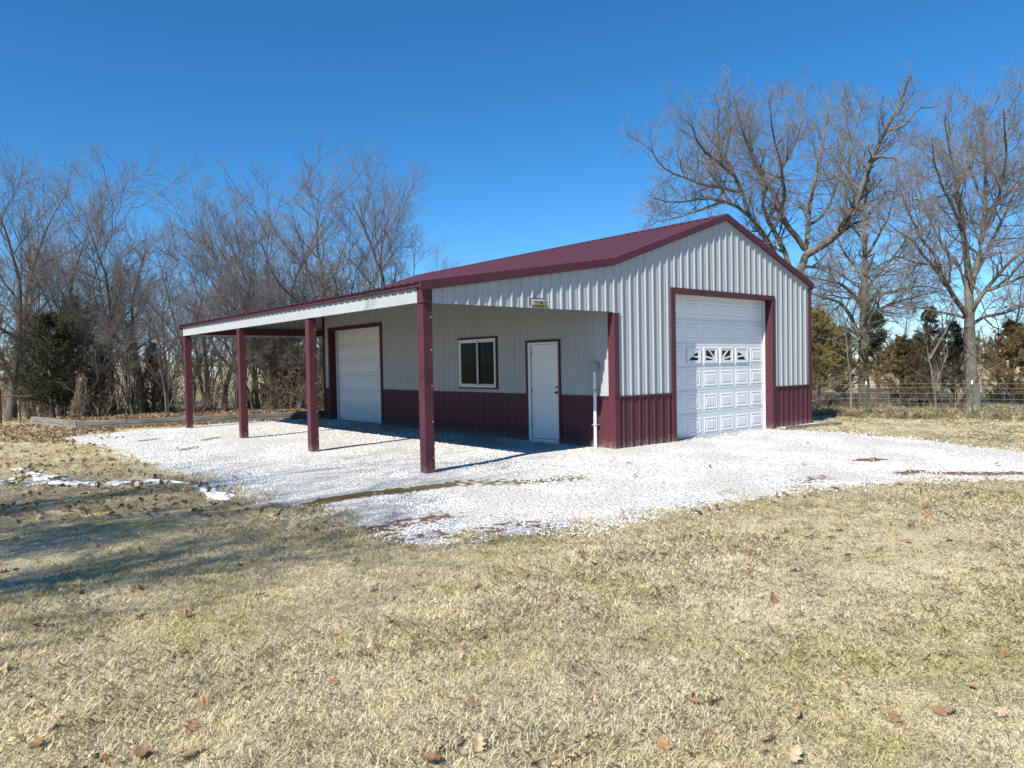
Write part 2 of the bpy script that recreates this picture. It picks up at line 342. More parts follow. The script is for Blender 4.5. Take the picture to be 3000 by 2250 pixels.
def breaks(a0, a1, extra=()):
    s = {round(a0, 5), round(a1, 5)}
    i0, i1 = int(math.floor(a0/RIB))-1, int(math.ceil(a1/RIB))+1
    for i in range(i0, i1+1):
        c = i*RIB
        for d in (-.037, -.010, .010, .037, RIB/3-.013, RIB/3-.005, RIB/3+.005, RIB/3+.013, 2*RIB/3-.013, 2*RIB/3-.005, 2*RIB/3+.005, 2*RIB/3+.013):
            if a0 < c+d < a1: s.add(round(c+d, 5))
    for e in extra:
        if a0 < e < a1: s.add(round(e, 5))
    return sorted(s)
def prof(a):
    t = (a+RIB/2) % RIB-RIB/2
    if abs(t) < .037: return .023*min(1, (.037-abs(t))/.027)
    for c in (RIB/3, 2*RIB/3, -RIB/3):
        if abs(t-c) < .013: return .0055*min(1, (.013-abs(t-c))/.008)
    return 0.0
def ribbed(name, a0, a1, zlo, zhi, place, mt, holes=(), parent=barn, extra=()):
    """one metal sheet between a0 and a1; zlo / zhi are functions; holes are (h0, h1, z0, z1)"""
    ex = list(extra)
    for h in holes: ex += [h[0], h[1]]
    A = breaks(a0, a1, ex); mb = MB(); top = MB(); whole = all(h[0] > a0+1e-4 or h[1] < a1-1e-4 for h in holes if h[2] > 0)
    for p, q in zip(A[:-1], A[1:]):
        mid = (p+q)/2; sp = [(None, None)]; lo, hi = zlo, zhi
        spans = [((lo(p), lo(q)), (hi(p), hi(q)))]
        for h in holes:
            if h[0] < mid < h[1]:
                ns = []
                for (l, u) in spans:
                    if h[2] > l[0]+1e-4: ns.append((l, (min(u[0], h[2]), min(u[1], h[2]))))
                    if h[3] < u[0]-1e-4: ns.append(((max(l[0], h[3]), max(l[1], h[3])), u))
                spans = ns
        for si, (l, u) in enumerate(spans):
            if u[0]-l[0] < .002 and u[1]-l[1] < .002: continue
            (mb if whole or si == 0 else top).poly([place(p, prof(p), l[0]), place(q, prof(q), l[1]), place(q, prof(q), u[1]), place(p, prof(p), u[0])])
    if top.f: link(name, top.mesh(name, mt), parent)
    if not mb.f: return None
    me = mb.mesh(name, mt); o = link(name, me, parent); return o
def sheets(a0, a1):
    i = math.floor(a0/SHEET+1e-6); r = []
    while i*SHEET < a1-1e-4:
        p, q = max(a0, i*SHEET), min(a1, (i+1)*SHEET)
        if q-p > .01: r.append((p, q))
        i += 1
    return r
front = lambda a, o, z: (a, -o, z)
back = lambda a, o, z: (a, D_+o, z)
left = lambda a, o, z: (-o, a, z)
right = lambda a, o, z: (W_+o, a, z)
c0 = lambda v: (lambda a: v)
FD = (1.83, 5.50, -.1, 3.07)            # front overhead door opening
SDO = (8.85, 12.0, -.1, 2.82)           # side overhead door
PD = (1.535, 2.50, -.1, 2.115)          # personnel door
WN = (3.59, 5.02, 1.14, 2.265)          # window
for p, q in sheets(0, W_):
    ribbed('wall_panel', p, q, c0(WZ), lambda x: roofz(x)-.03, front, WHITE, [FD], extra=[RX])
    ribbed('wainscot_panel', p, q, c0(-.04), c0(WZ-.02), front, MAROON, [FD])
    ribbed('wall_panel', p, q, c0(WZ), lambda x: roofz(x)-.03, back, WHITE, extra=[RX])
    ribbed('wainscot_panel', p, q, c0(-.04), c0(WZ-.02), back, MAROON)
for p, q in sheets(0, D_):
    ribbed('wall_panel', p, q, c0(WZ), c0(KZ-.05), left, WHITE, [SDO, PD, WN])
    ribbed('wainscot_panel', p, q, c0(-.04), c0(WZ-.02), left, MAROON, [SDO, PD])
    ribbed('wall_panel', p, q, c0(WZ), c0(EZ-.05), right, WHITE)
    ribbed('wainscot_panel', p, q, c0(-.04), c0(WZ-.02), right, MAROON)
# skirts of the lean-to: two gable ends and the eave fascia
for p, q in sheets(LW+.16, -.002):
    ribbed('gable_panel', p, q, c0(LB), lambda x: roofz(x)-.03, front, WHITE)
    ribbed('gable_panel', p, q, c0(LB), lambda x: roofz(x)-.03, back, WHITE)
lean = lambda a, o, z: (LW-.004-o, a, z)
for p, q in sheets(.13, D_-.02): ribbed('fascia_panel', p, q, c0(LB+.01), c0(LZ-.055), lean, WHITE)

# roof: one sheet every three feet, ribs running down the slope
def roof_sheet(y0, y1, xa, za, xb, zb):
    nx, nz = -(zb-za), (xb-xa); l = math.hypot(nx, nz); nx, nz = nx/l, nz/l
    if nz < 0: nx, nz = -nx, -nz
    A = breaks(y0, y1); mb = MB()
    for p, q in zip(A[:-1], A[1:]):
        P = lambda y, x, z: (x+nx*prof(y), y, z+nz*prof(y))
        mb.poly([P(p, xa, za), P(q, xa, za), P(q, xb, zb), P(p, xb, zb)])
    me = mb.mesh('roof_panel', ROOFM); return link('roof_panel', me, barn)
Y0, Y1 = -.05, D_+.05
for p, q in sheets(Y0, Y1):
    roof_sheet(p, q, KX+.0, KZ, RX, RZ); roof_sheet(p, q, LX-.02, LZ, KX+.03, KZ-.004); roof_sheet(p, q, EX+.03, EZ, RX, RZ)
def slope_board(name, xa, za, xb, zb, h, y0, y1, mt=MAROON, dz=.0, bevel=.004):
    mb = MB(); mb.hexa([(xa, y0, za-h+dz), (xb, y0, zb-h+dz), (xb, y1, zb-h+dz), (xa, y1, za-h+dz), (xa, y0, za+dz), (xb, y0, zb+dz), (xb, y1, zb+dz), (xa, y1, za+dz)])
    return mb.build(name, mt, barn, bevel)
for (ya, yb) in ((-.075, -.040), (D_+.040, D_+.075)):
    slope_board('rake_trim', LX+.005, LZ, KX, KZ, .145, ya, yb, dz=.024)
    slope_board('rake_trim', KX+.002, KZ, RX, RZ, .145, ya, yb, dz=.027)
    slope_board('rake_trim', RX+.002, RZ, EX, EZ, .145, ya, yb, dz=.027)
for (ya, yb) in ((-.039, .09), (D_-.09, D_+.039)):     # flange of the rake trim lying on the roof
    for (xa, za, xb, zb) in ((LX, LZ, KX, KZ), (KX+.002, KZ, RX-.002, RZ), (RX+.002, RZ, EX, EZ)):
        slope_board('rake_flange', xa, za, xb, zb, .004, ya, yb, dz=.026, bevel=0)
# soffit return below rake so the wall panel is shadowed
# ridge cap
mb = MB(); s1 = (RZ-KZ)/(RX-KX); s2 = (RZ-EZ)/(EX-RX)
for sgn, s in ((-1, s1), (1, s2)):
    x1 = RX+sgn*.17; z1 = RZ-.17*s+.024; mb.hexa([(RX, Y0-.02, RZ+.024), (x1, Y0-.02, z1), (x1, Y1+.02, z1), (RX, Y1+.02, RZ+.024), (RX, Y0-.02, RZ+.034), (x1, Y0-.02, z1+.006), (x1, Y1+.02, z1+.006), (RX, Y1+.02, RZ+.034)])
mb.build('ridge_cap', ROOFM, barn)
# eave trims
MB().box(LX+.015, LX+.06, Y0+.02, Y1-.02, LZ-.055, LZ-.012).build('eave_trim', MAROON, barn, .004)
MB().box(LX+.062, LW+.02, Y0+.03, Y1-.03, LZ-.05, LZ-.02).build('eave_soffit', MAROON, barn)
MB().box(EX-.045, EX-.005, Y0, Y1, EZ-.15, EZ-.01).build('eave_trim', MAROON, barn, .004)
# corner trims
MB().box(-.030, .10, -.032, 0.0, -.04, LB-.02).box(-.030, -.0005, .0005, .14, -.04, LB-.02).build('corner_trim', MAROON, barn, .004)
MB().box(W_-.10, W_+.03, -.030, 0, -.04, EZ-.11).box(W_+.002, W_+.03, .0005, .12, -.04, EZ-.11).build('corner_trim', MAROON, barn, .004)
MB().box(-.028, 0, D_-.11, D_+.03, -.04, KZ-.15).box(.0005, .12, D_, D_+.03, -.04, KZ-.15).build('corner_trim', MAROON, barn, .004)
MB().box(W_, W_+.03, D_-.11, D_+.03, -.04, EZ-.11).build('corner_trim', MAROON, barn, .004)
MB().box(-.034, .13, -.036, .02, LB-.018, LB-.002).build('drip_cap', WHITE, barn, .002)
# transition trim between wainscot and wall
def drip(name, *b): return MB().box(*b).build(name, MAROON, barn, .003)
drip('wainscot_cap', .102, FD[0]-.14, -.029, 0, WZ-.025, WZ+.012); drip('wainscot_cap', FD[1]+.14, W_-.102, -.029, 0, WZ-.025, WZ+.012)
drip('wainscot_cap', -.0285, 0, .142, PD[0]-.06, WZ-.025, WZ+.012); drip('wainscot_cap', -.0285, 0, PD[1]+.06, SDO[0]-.14, WZ-.025, WZ+.012); drip('wainscot_cap', -.0285, 0, SDO[1]+.13, D_-.112, WZ-.025, WZ+.012)
drip('wainscot_cap', .102, W_-.10, D_, D_+.027, WZ-.025, WZ+.012); drip('wainscot_cap', W_, W_+.027, .122, D_-.112, WZ-.025, WZ+.012)
drip('wainscot_cap', -.040, .0995, -.040, -.0305, WZ-.02, WZ+.008)
# lean-to beams, rafters, purlins
MB().box(LW+.004, LW+.13, .17, D_-.02, LB+.02, LZ-.07).build('eave_beam', WOOD, barn)
MB().box(LW+.17, -.03, D_-.10, D_-.022, LB+.05, LB+.225).build('end_beam', MAROON, barn)
MB().box(LW+.17, -.03, .022, .10, LB+.02, LB+.225).build('end_beam', WOOD, barn)
for y in (4.1, 8.0):
    slope_board('rafter', LW+.14, roofz(LW+.14), -.03, roofz(-.03), .18, y+.02, y+.10, WOOD, -.075, 0)
for x in np.arange(-3.75, -.2, .62):
    mb = MB(); z = roofz(x); mb.box(x-.02, x+.02, .11, D_-.11, z-.07, z-.005); mb.build('purlin', WOOD, barn)
# posts of the lean-to
PW = .165
for i, y in enumerate((0, 4.1, 7.97, 12.33)):
    mb = MB(); mb.box(LW, LW+PW, y, y+PW, -.12, LB+.005); o = mb.build('post', MAROON, barn, .006)
    bv = MB()
    for z in (.25, .8, 1.35, 1.9, 2.4): bv.box(LW+PW*.80, LW+PW*.80+.012, y-.006, y, z, z+.012)
    bv.build('screw_heads', PVC, barn)
MB().box(LW-.022, LW+.155, -.034, .128, LB-.002, LZ-.055).build('post_wrap', MAROON, barn, .004)
MB().box(LW-.022, LW+.155, D_-.019, D_+.034, LB-.002, LZ-.055).build('post_wrap', MAROON, barn, .004)
# screws on the skirt panels: small bright heads, one row
mb = MB()
for i in range(-17, 0):
    if i in (-9, -8): continue
    x = i*RIB-.045; mb.box(x-.006, x+.006, -.008, -.0005, LB+.13, LB+.142)
for i in range(1, 54):
    y = i*RIB-.05; mb.box(LW-.012, LW-.0045, y-.005, y+.005, LB+.13, LB+.14)
mb.build('screw_heads', PVC, barn)
# slab inside
MB().box(.03, W_-.03, .03, D_-.03, -.1, .012).build('floor_slab', CONC, barn)
MB().box(FD[0]-.02, FD[1]+.02, -.10, .028, -.1, .006).build('door_sill', CONC, barn)
MB().box(-.10, .028, SDO[0], SDO[1], -.1, .006).build('door_sill', CONC, barn)

# ---- door trims (casing + deep jambs)
def casing(o, place, dep, wo, hz, dj):
    """o = opening (a0,a1,_,zt); wo = face width; dj = depth of the maroon jamb"""
    a0, a1, _, zt = o
    def B(name, u0, u1, v0, v1, z0, z1, mt=MAROON):
        p = [place(u0, v0, z0), place(u1, v0, z0), place(u1, v1, z0), place(u0, v1, z0), place(u0, v0, z1), place(u1, v0, z1), place(u1, v1, z1), place(u0, v1, z1)]
        mb = MB(); mb.hexa(p); return mb.build(name, mt, barn, .003)
    B('door_jamb', a0-wo, a0, .032, -dj, -.05, zt-.001); B('door_jamb', a1, a1+wo, .032, -dj, -.05, zt-.001)
    B('door_header', a0-wo-.004, a1+wo+.004, .036, -dj, zt, zt+hz)
    return B
B1 = casing(FD, front, 0, .125, .105, .155)
B1('door_stop', FD[0], FD[0]+.03, -.156, -.218, -.02, FD[3]-.03, DOORW); B1('door_stop', FD[1]-.03, FD[1], -.156, -.218, -.02, FD[3]-.03, DOORW)
B1('door_stop', FD[0], FD[1], -.156, -.218, FD[3]-.03, FD[3]-.002, DOORW)
B2 = casing(SDO, left, 0, .125, .09, .17)
B2('door_stop', SDO[0], SDO[0]+.03, -.171, -.235, -.02, SDO[3]-.03, DOORW); B2('door_stop', SDO[1]-.03, SDO[1], -.171, -.235, -.02, SDO[3]-.03, DOORW)
B2('door_stop', SDO[0], SDO[1], -.171, -.235, SDO[3]-.03, SDO[3]-.002, DOORW)

# ---- sectional overhead doors
def raised_mesh(wd, ht):
    rings = [(0, -.001), (.016, -.009), (.030, -.008), (.046, -.002), (.062, -.003), (.088, -.010)]; V = []; F = []
    for ins, y in rings:
        V += [(-wd/2+ins, y, -ht/2+ins), (wd/2-ins, y, -ht/2+ins), (wd/2-ins, y, ht/2-ins), (-wd/2+ins, y, ht/2-ins)]
    for k in range(len(rings)-1):
        for i in range(4): j = (i+1) % 4; F.append([4*k+i, 4*k+j, 4*k+4+j, 4*k+4+i])
    n = 4*(len(rings)-1); F.append([n, n+1, n+2, n+3])
    me = bpy.data.meshes.new('raised_panel'); me.from_pydata(V, [], F); me.update(); me.materials.append(DOORW); return me
def overhead(a0, a1, zt, ncol, nrow, frame, windows=()):
    """frame = matrix from door space (x across, y into building, z up)"""
    h = zt/nrow; wd = (a1-a0)/ncol
    mb = MB(); mb.box(a0, a1, .012, .045, 0, zt); slab = mb.build('overhead_door', DOORW, barn); slab.matrix_local = frame
    pm = raised_mesh(wd*.80, h*.66)
    for r in range(nrow):
        z0 = r*h
        prf = [(z0+.004, .010), (z0+.010, 0), (z0+h*.055, 0), (z0+h*.06, .006), (z0+h*.072, .006), (z0+h*.077, 0), (z0+h*.885, 0), (z0+h*.89, .006), (z0+h*.905, .006), (z0+h*.91, 0), (z0+h-.010, 0), (z0+h-.004, .010)]
        m2 = MB()
        for (p, q) in zip(prf[:-1], prf[1:]): m2.poly([(a0, p[1], p[0]), (a1, p[1], p[0]), (a1, q[1], q[0]), (a0, q[1], q[0])])
        m2.build('section', DOORW, slab)
        for c in range(ncol):
            cx, cz = a0+wd*(c+.5), z0+h*.48
            if (r, c) in windows:
                k = windows[(r, c)]; iw, ih = wd*.80, h*.66; f = MB(); tx, tz = .074, .062
                for (a_, b_, y_) in ((0, .36, -.020), (.36, 1, -.013)):      # stepped moulding: proud outer lip, lower inner rim
                    xo, xi, zo, zi = iw/2-tx*a_, iw/2-tx*b_, ih/2-tz*a_, ih/2-tz*b_
                    for (xa, xb, za, zb) in ((-xo, xo, zi, zo), (-xo, xo, -zo, -zi), (-xo, -xi, -zi+.0005, zi-.0005), (xi, xo, -zi+.0005, zi-.0005)): f.box(cx+xa, cx+xb, y_, -.001, cz+za, cz+zb)
                ix, iz = iw/2-tx, ih/2-tz; sg = 1 if k in ('L1', 'L2') else -1
                P = lambda u, v: (cx+sg*u, cz+v)          # u towards the sun's middle
                yb0, yb1 = -.0115, -.003
                def fill(pts):
                    pts = [P(*p) for p in pts]; f.prism(pts, 'y', yb0, yb1)
                def spoke(u0, v0, u1, v1, wdt):
                    dx, dz = u1-u0, v1-v0; l = math.hypot(dx, dz); nx, nz = -dz/l*wdt/2, dx/l*wdt/2
                    f.prism([P(u0+nx, v0+nz), P(u1+nx, v1+nz), P(u1-nx, v1-nz), P(u0-nx, v0-nz)], 'y', -.0145, -.004)
                if k in ('L1', 'R1'):     # outer light: glass under a falling arch
                    arc = [(-ix*.98+2*ix*.98*math.sin(a)*1.0, -iz+2*iz*.80*(1-(1-math.sin(a))**1.9)) for a in np.linspace(0, math.pi/2, 9)]
                    fill([(-ix, -iz), *arc, (ix, iz), (-ix, iz)][0:]) if False else None
                    pts = arc+[(ix, iz), (-ix, iz)]; fill(pts)
                    spoke(-ix*.55, -iz*.05, ix, -iz*.35, .036)
                else:                     # inner light: rays from the bottom corner
                    hub = [(ix, -iz)]+[(ix-.085*math.sin(a), -iz+.085*math.cos(a)) for a in np.linspace(0, math.pi/2, 6)]
                    fill(hub); spoke(ix-.02, -iz+.05, -ix*.25, iz, .036); spoke(ix-.05, -iz+.03, -ix, -iz*.25, .036)
                f.build('window_frame', VINYL, slab)
                g = MB(); g.box(cx-ix-.01, cx+ix+.01, -.0025, -.0015, cz-iz-.01, cz+iz+.01); g.build('pane', GLASS, slab)
            else:
                o = link('raised_panel', pm, slab, (cx, 0, cz))
    return slab
overhead(FD[0]-.0, FD[1]+.0, 3.06, 6, 6, Matrix.Translation((0, .22, .006)), {(3, 1): 'L1', (3, 2): 'L2', (3, 3): 'R2', (3, 4): 'R1'})
Mside = Matrix(((0, 1, 0, .24), (-1, 0, 0, 0), (0, 0, 1, .006), (0, 0, 0, 1)))   # door x -> -y of barn, door y -> +x
overhead(-SDO[1], -SDO[0], 2.81, 5, 6, Mside)

# ---- personnel door
MB().box(-.030, .02, PD[0]-.055, PD[0]-.001, -.03, PD[3]+.0).box(-.030, .02, PD[1]+.001, PD[1]+.055, -.03, PD[3]).box(-.033, .02, PD[0]-.058, PD[1]+.058, PD[3]+.001, PD[3]+.05).build('door_trim', MAROON, barn, .003)
MB().box(-.012, .10, PD[0], PD[0]+.025, .03, PD[3]).box(-.012, .10, PD[1]-.075, PD[1], .03, PD[3]).box(-.012, .10, PD[0]+.0255, PD[1]-.0755, PD[3]-.04, PD[3]).box(-.05, .10, PD[0]+.0255, PD[1]-.0755, .0, .075).build('door_frame', VINYL, barn, .003)
dl = MB().box(.028, .07, PD[0]+.03, PD[1]-.081, .08, PD[3]-.046).build('door', DOORW, barn, .003)
k = MB(); k.cyl((PD[0]+.10, 1.06), .030, .010, .0275, 12, 'x'); k.cyl((PD[0]+.10, 1.06), .014, -.035, .0095, 10, 'x'); k.box(-.050, -.030, PD[0]+.02, PD[0]+.115, 1.048, 1.074)
k.cyl((PD[0]+.10, 1.17), .024, .010, .0275, 12, 'x'); k.build('handle', BLACK, dl, .002)
for z in (.3, 1.05, 1.85): MB().box(.015, .0275, PD[1]-.10, PD[1]-.0815, z, z+.09).build('hinge', GREYBOX, dl)

# ---- window
y0, y1, z0, z1 = WN
MB().box(-.034, .01, y0-.05, y1+.05, z1+.001, z1+.045).box(-.034, .01, y0-.05, y1+.05, z0-.04, z0-.001).box(-.033, .01, y0-.05, y0-.001, z0-.001, z1+.001).box(-.033, .01, y1+.001, y1+.05, z0-.001, z1+.001).build('window_trim', MAROON, barn, .003)
wf = MB(); t = .048
wf.box(-.046, .08, y0, y1, z1-t, z1); wf.box(-.050, .08, y0, y1, z0, z0+t); wf.box(-.046, .08, y0, y0+t, z0+t+.0005, z1-t-.0005); wf.box(-.046, .08, y1-t, y1, z0+t+.0005, z1-t-.0005)
wo = wf.build('window', VINYL, barn, .005)
ym = (y0+y1)/2
def sash(ya, yb, x):
    s = MB(); q = .027; za, zb = z0+t+.002, z1-t-.002
    s.box(x, x+.03, ya, yb, zb-q, zb); s.box(x, x+.03, ya, yb, za, za+q); s.box(x, x+.03, ya, ya+q, za+q+.0005, zb-q-.0005); s.box(x, x+.03, yb-q, yb, za+q+.0005, zb-q-.0005)
    s.build('sash', VINYL, wo, .003); MB().box(x+.012, x+.018, ya+q-.004, yb-q+.004, za+q-.004, zb-q+.004).build('pane', GLASS, wo)
sash(ym-.02, y1-t-.002, -.030); sash(y0+t+.002, ym+.015, .008)

# ---- flood light on the lean-to gable, conduit beside the corner
fl = empty('flood_light', (-1.96, -.02, LB+.03)); tag(fl, 'small grey and yellow flood light on the white lean-to gable edge', 'light')
MB().box(-.155, .155, -.006, .0, 0, .135).build('back_plate', BLACK, fl, .003)
f = MB(); f.prism([(-.007, .004), (-.085, .018), (-.092, .062), (-.007, .128)], 'x', -.148, .148); f.build('housing', LAMPG, fl, .003)
f = MB(); f.prism([(-.0865, .012), (-.0935, .066), (-.101, .066), (-.093, .008)], 'x', -.135, .138); f.build('lens', YELLOW, fl, .002)
f = MB(); f.box(-.152, .152, -.104, -.086, .066, .074); f.box(-.152, .152, -.099, -.080, .000, .008); f.box(-.155, .155, -.012, -.0065, .128, .139); f.build('rim', BLACK, fl, .001)
MB().box(-.02, .02, -.112, -.1015, .038, .062).build('sensor', BLACK, fl, .003)

cd = empty('electrical_conduit', (-.075, .455, 0)); tag(cd, 'white vertical conduit pipe with grey box beside the maroon barn corner', 'pipe')
c = MB(); c.cyl((0, 0), .033, -.05, 1.03, 16); c.build('pipe', PVC, cd); c = MB(); c.cyl((0, 0), .028, 1.03, 1.50, 16); c.build('upper_pipe', PVC, cd)
c = MB(); c.cyl((0, 0), .037, .99, 1.075, 16); c.build('coupling', PVC, cd)
c = MB(); c.box(-.042, .055, -.062, .062, 1.485, 1.665); c.build('junction_box', GREYBOX, cd, .008)
for z in (.45, 1.12): MB().box(-.037, .055, -.065, .065, z, z+.018).build('strap', GREYBOX, cd, .003)

# ================================================================== TIMBERS
def timber(name, a, b, z, h, d, parent, seed):
    """squared landscape timber with slightly uneven edges, from a to b (outer face line)"""
    a = np.array(a); b = np.array(b); L = np.linalg.norm(b-a); u = (b-a)/L; n = np.array([-u[1], u[0]]); rs = np.random.RandomState(seed); k = max(3, int(L/.5)); V = []; F = []
    for i in range(k+1):
        p = a+u*L*i/k; j = rs.uniform(-.006, .006, 8)
        for (o, zz, q) in ((0, 0, 0), (d, 0, 1), (d, h, 2), (0, h, 3)): V.append((*(p+n*(o+j[q])), z+zz+j[q+4]))
    for i in range(k):
        for q in range(4): r_ = (q+1) % 4; F.append([4*i+q, 4*i+r_, 4*i+4+r_, 4*i+4+q])
    F.append([3, 2, 1, 0]); F.append([4*k, 4*k+1, 4*k+2, 4*k+3])
    me = bpy.data.meshes.new(name); me.from_pydata(V, [], F); me.update(); me.materials.append(TIMBER); o = link(name, me, parent)
    bv = o.modifiers.new('bevel', 'BEVEL'); bv.width = .012; bv.segments = 2; bv.limit_method = 'ANGLE'; bv.angle_limit = R(50); return o
rw = empty('retaining_wall', (-6.62, 14.62, 0)); tag(rw, 'low grey timber retaining wall edging the leafy bed behind the gravel', 'wall')
def rt_(p): return (p[0]+6.62, p[1]-14.62)
pa, pb = np.array((-6.62, 14.62)), np.array((2.5, 12.55)); uu = (pb-pa)/np.linalg.norm(pb-pa); LL = np.linalg.norm(pb-pa)
cuts = [[0, 2.42, 4.86, 7.3, LL], [0, 1.25, 3.6, 6.05, 8.4, LL]]
for r_, cs in enumerate(cuts):
    for i, (p, q) in enumerate(zip(cs[:-1], cs[1:])): timber('timber', rt_(pa+uu*(p+.004)), rt_(pa+uu*(q-.004)), -.03+r_*.142, .138, .14, rw, 10*r_+i)
la, lb = np.array((-7.3, 18.6)), np.array((-6.63, 14.765)); lu = (lb-la)/np.linalg.norm(lb-la); ll = np.linalg.norm(lb-la)
for r_, cs in enumerate([[0, 2.1, ll], [0, 2.9, ll]]):
    for i, (p, q) in enumerate(zip(cs[:-1], cs[1:])): timber('timber', rt_(la+lu*(p+.004)), rt_(la+lu*(q-.006)), -.03+r_*.142, .138, .14, rw, 30+10*r_+i)
def bed():
    s = .25; xs = np.arange(-7.6, 3, s); ys = np.arange(12.4, 20.5, s); X, Y = np.meshgrid(xs, ys, indexing='ij'); P = np.stack([X.ravel(), Y.ravel()], 1)
    dfront = (P-pa)@np.array([-uu[1], uu[0]]); dleft = (P-la)@np.array([-lu[1], lu[0]])
    z = .20+(vnoise(P, 2.5, 2)-.5)*.07-np.clip((dfront-2.2)/3, 0, 1)*.28
    keep = (dfront > .10) & (dleft > .08); n, k_ = len(xs), len(ys); I = np.arange(n*k_).reshape(n, k_)
    F = np.stack([I[:-1, :-1], I[1:, :-1], I[1:, 1:], I[:-1, 1:]], -1).reshape(-1, 4); F = F[keep[F].all(1)]
    used = np.unique(F); mp = -np.ones(n*k_, int); mp[used] = np.arange(len(used))
    tag(link('raised_bed', np_mesh('raised_bed', np.column_stack([P, z])[used], mp[F], SOIL, True)), 'leafy soil bed held by the timber wall', None, kind='structure')
bed()
te = empty('timber_edging', (5.66, -.36, 0)); tag(te, 'grey timber edging at the right front corner of the barn', 'edging')
timber('timber', (0, 0), (1.86, -.36), -.03, .115, .12, te, 71); timber('timber', (1.90, -.24), (1.90, 1.6), -.03, .11, .12, te, 72)
link('gravel_fill', MB().prism([(.08, .10), (1.76, -.22), (1.76, .32), (.0, .32)], 'z', -.05, .035).mesh('gravel_fill', STONE), te)
# ================================================================== WIRE FENCE AND POSTS
def tubes(P, Rr, s=3):
    """P (n,k,3) centre lines, Rr (n,k) radii -> verts, quads"""
    n, k, _ = P.shape; T = np.gradient(P, axis=1); T /= np.linalg.norm(T, axis=2, keepdims=True)+1e-9
    ref = np.where(np.abs(T[:, :, 2:3]) > .9, np.array([1., 0, 0]), np.array([0, 0, 1.])); U = np.cross(T, ref); U /= np.linalg.norm(U, axis=2, keepdims=True)+1e-9; Vv = np.cross(T, U)
    a = np.arange(s)*2*math.pi/s; ring = P[:, :, None, :]+Rr[:, :, None, None]*(np.cos(a)[None, None, :, None]*U[:, :, None, :]+np.sin(a)[None, None, :, None]*Vv[:, :, None, :])
    V = ring.reshape(-1, 3); I = np.arange(n*k*s).reshape(n, k, s); J = np.roll(I, -1, axis=2)
    F = np.stack([I[:, :-1], J[:, :-1], J[:, 1:], I[:, 1:]], -1).reshape(-1, 4); return V, F
def tube_mesh(name, lst, mt, smooth=True):
    """lst of (P, R, sides)"""
    Vs, Fs, o = [], [], 0
    for P, Rr, s in lst:
        V, F = tubes(P, Rr, s); Vs.append(V); Fs.append(F+o); o += len(V)
    return np_mesh(name, np.concatenate(Vs), np.concatenate(Fs), mt, smooth)
fa = np.array([10.39, -.03]); fd = np.array([11.24-10.39, -2.4+.03]); fs = np.linalg.norm(fd); fd /= fs
fence = empty('wire_fence', (fa[0], fa[1], 0)); tag(fence, 'woven wire field fence on green steel posts right of the barn', 'fence')
def tpost(parent, loc, h, base=TPOST, tip=True):
    x, y = loc; mb = MB(); mb.box(x-.022, x+.022, y-.004, y+.004, -.2, h-.10 if tip else h); mb.box(x-.004, x+.004, y+.0045, y+.034, -.2, h-.10 if tip else h)
    for z in np.arange(.15, h-.15, .055): mb.box(x-.012, x+.012, y-.012, y-.0045, z, z+.018)
    o = mb.build('post', base, parent)
    if tip:
        mb = MB(); mb.box(x-.0222, x+.0222, y-.0042, y+.0042, h-.10, h); mb.box(x-.0042, x+.0042, y+.0045, y+.0345, h-.10, h); mb.build('post_tip', TPWHITE, o)
    return o
for i in (-5, -4, -3, -2, -1, 0, 1, 2, 3): tpost(fence, fd*fs*i+rng.uniform(-.02, .02, 2), 1.02+rng.uniform(-.02, .02))
ts = np.arange(-5*fs, 3.01*fs, fs/2)
for z in (.10, .26, .40, .53, .68, .82, .93):
    P = np.zeros((1, len(ts), 3)); P[0, :, :2] = ts[:, None]*fd+np.array([.02, .01]); P[0, :, 2] = z+rng.uniform(-.012, .012, len(ts)); link('wire', tube_mesh('wire', [(P, np.full((1, len(ts)), .0034), 3)], WIRE), fence)
st = np.arange(-5*fs, 3*fs, .20); P = np.zeros((len(st), 2, 3)); P[:, :, :2] = (st[:, None]*fd+np.array([.02, .01]))[:, None, :]; P[:, 0, 2] = .10; P[:, 1, 2] = .68
link('stay_wires', tube_mesh('stay_wires', [(P, np.full((len(st), 2), .0018), 3)], WIRE), fence)
lg = empty('gate_post', (-8.05, 19.3, 0)); tag(lg, 'rusty steel gate posts with a cross bar at the left edge', 'gate post')
c = MB(); c.cyl((0, 0), .045, -.2, 1.12, 10); c.build('post', RUST, lg); tpost(lg, (.50, -.35), .95, tip=False)
P = np.array([[(0, 0, .93), (.9, -.6, .91)]]); link('cross_bar', tube_mesh('cross_bar', [(P, np.full((1, 2), .022), 8)], RUST), lg)
wp = empty('steel_fence_post', (-3.3, 20.2, 0)); tag(wp, 'white tipped steel fence post standing in the left thicket', 'fence post'); tpost(wp, (0, 0), 1.45)

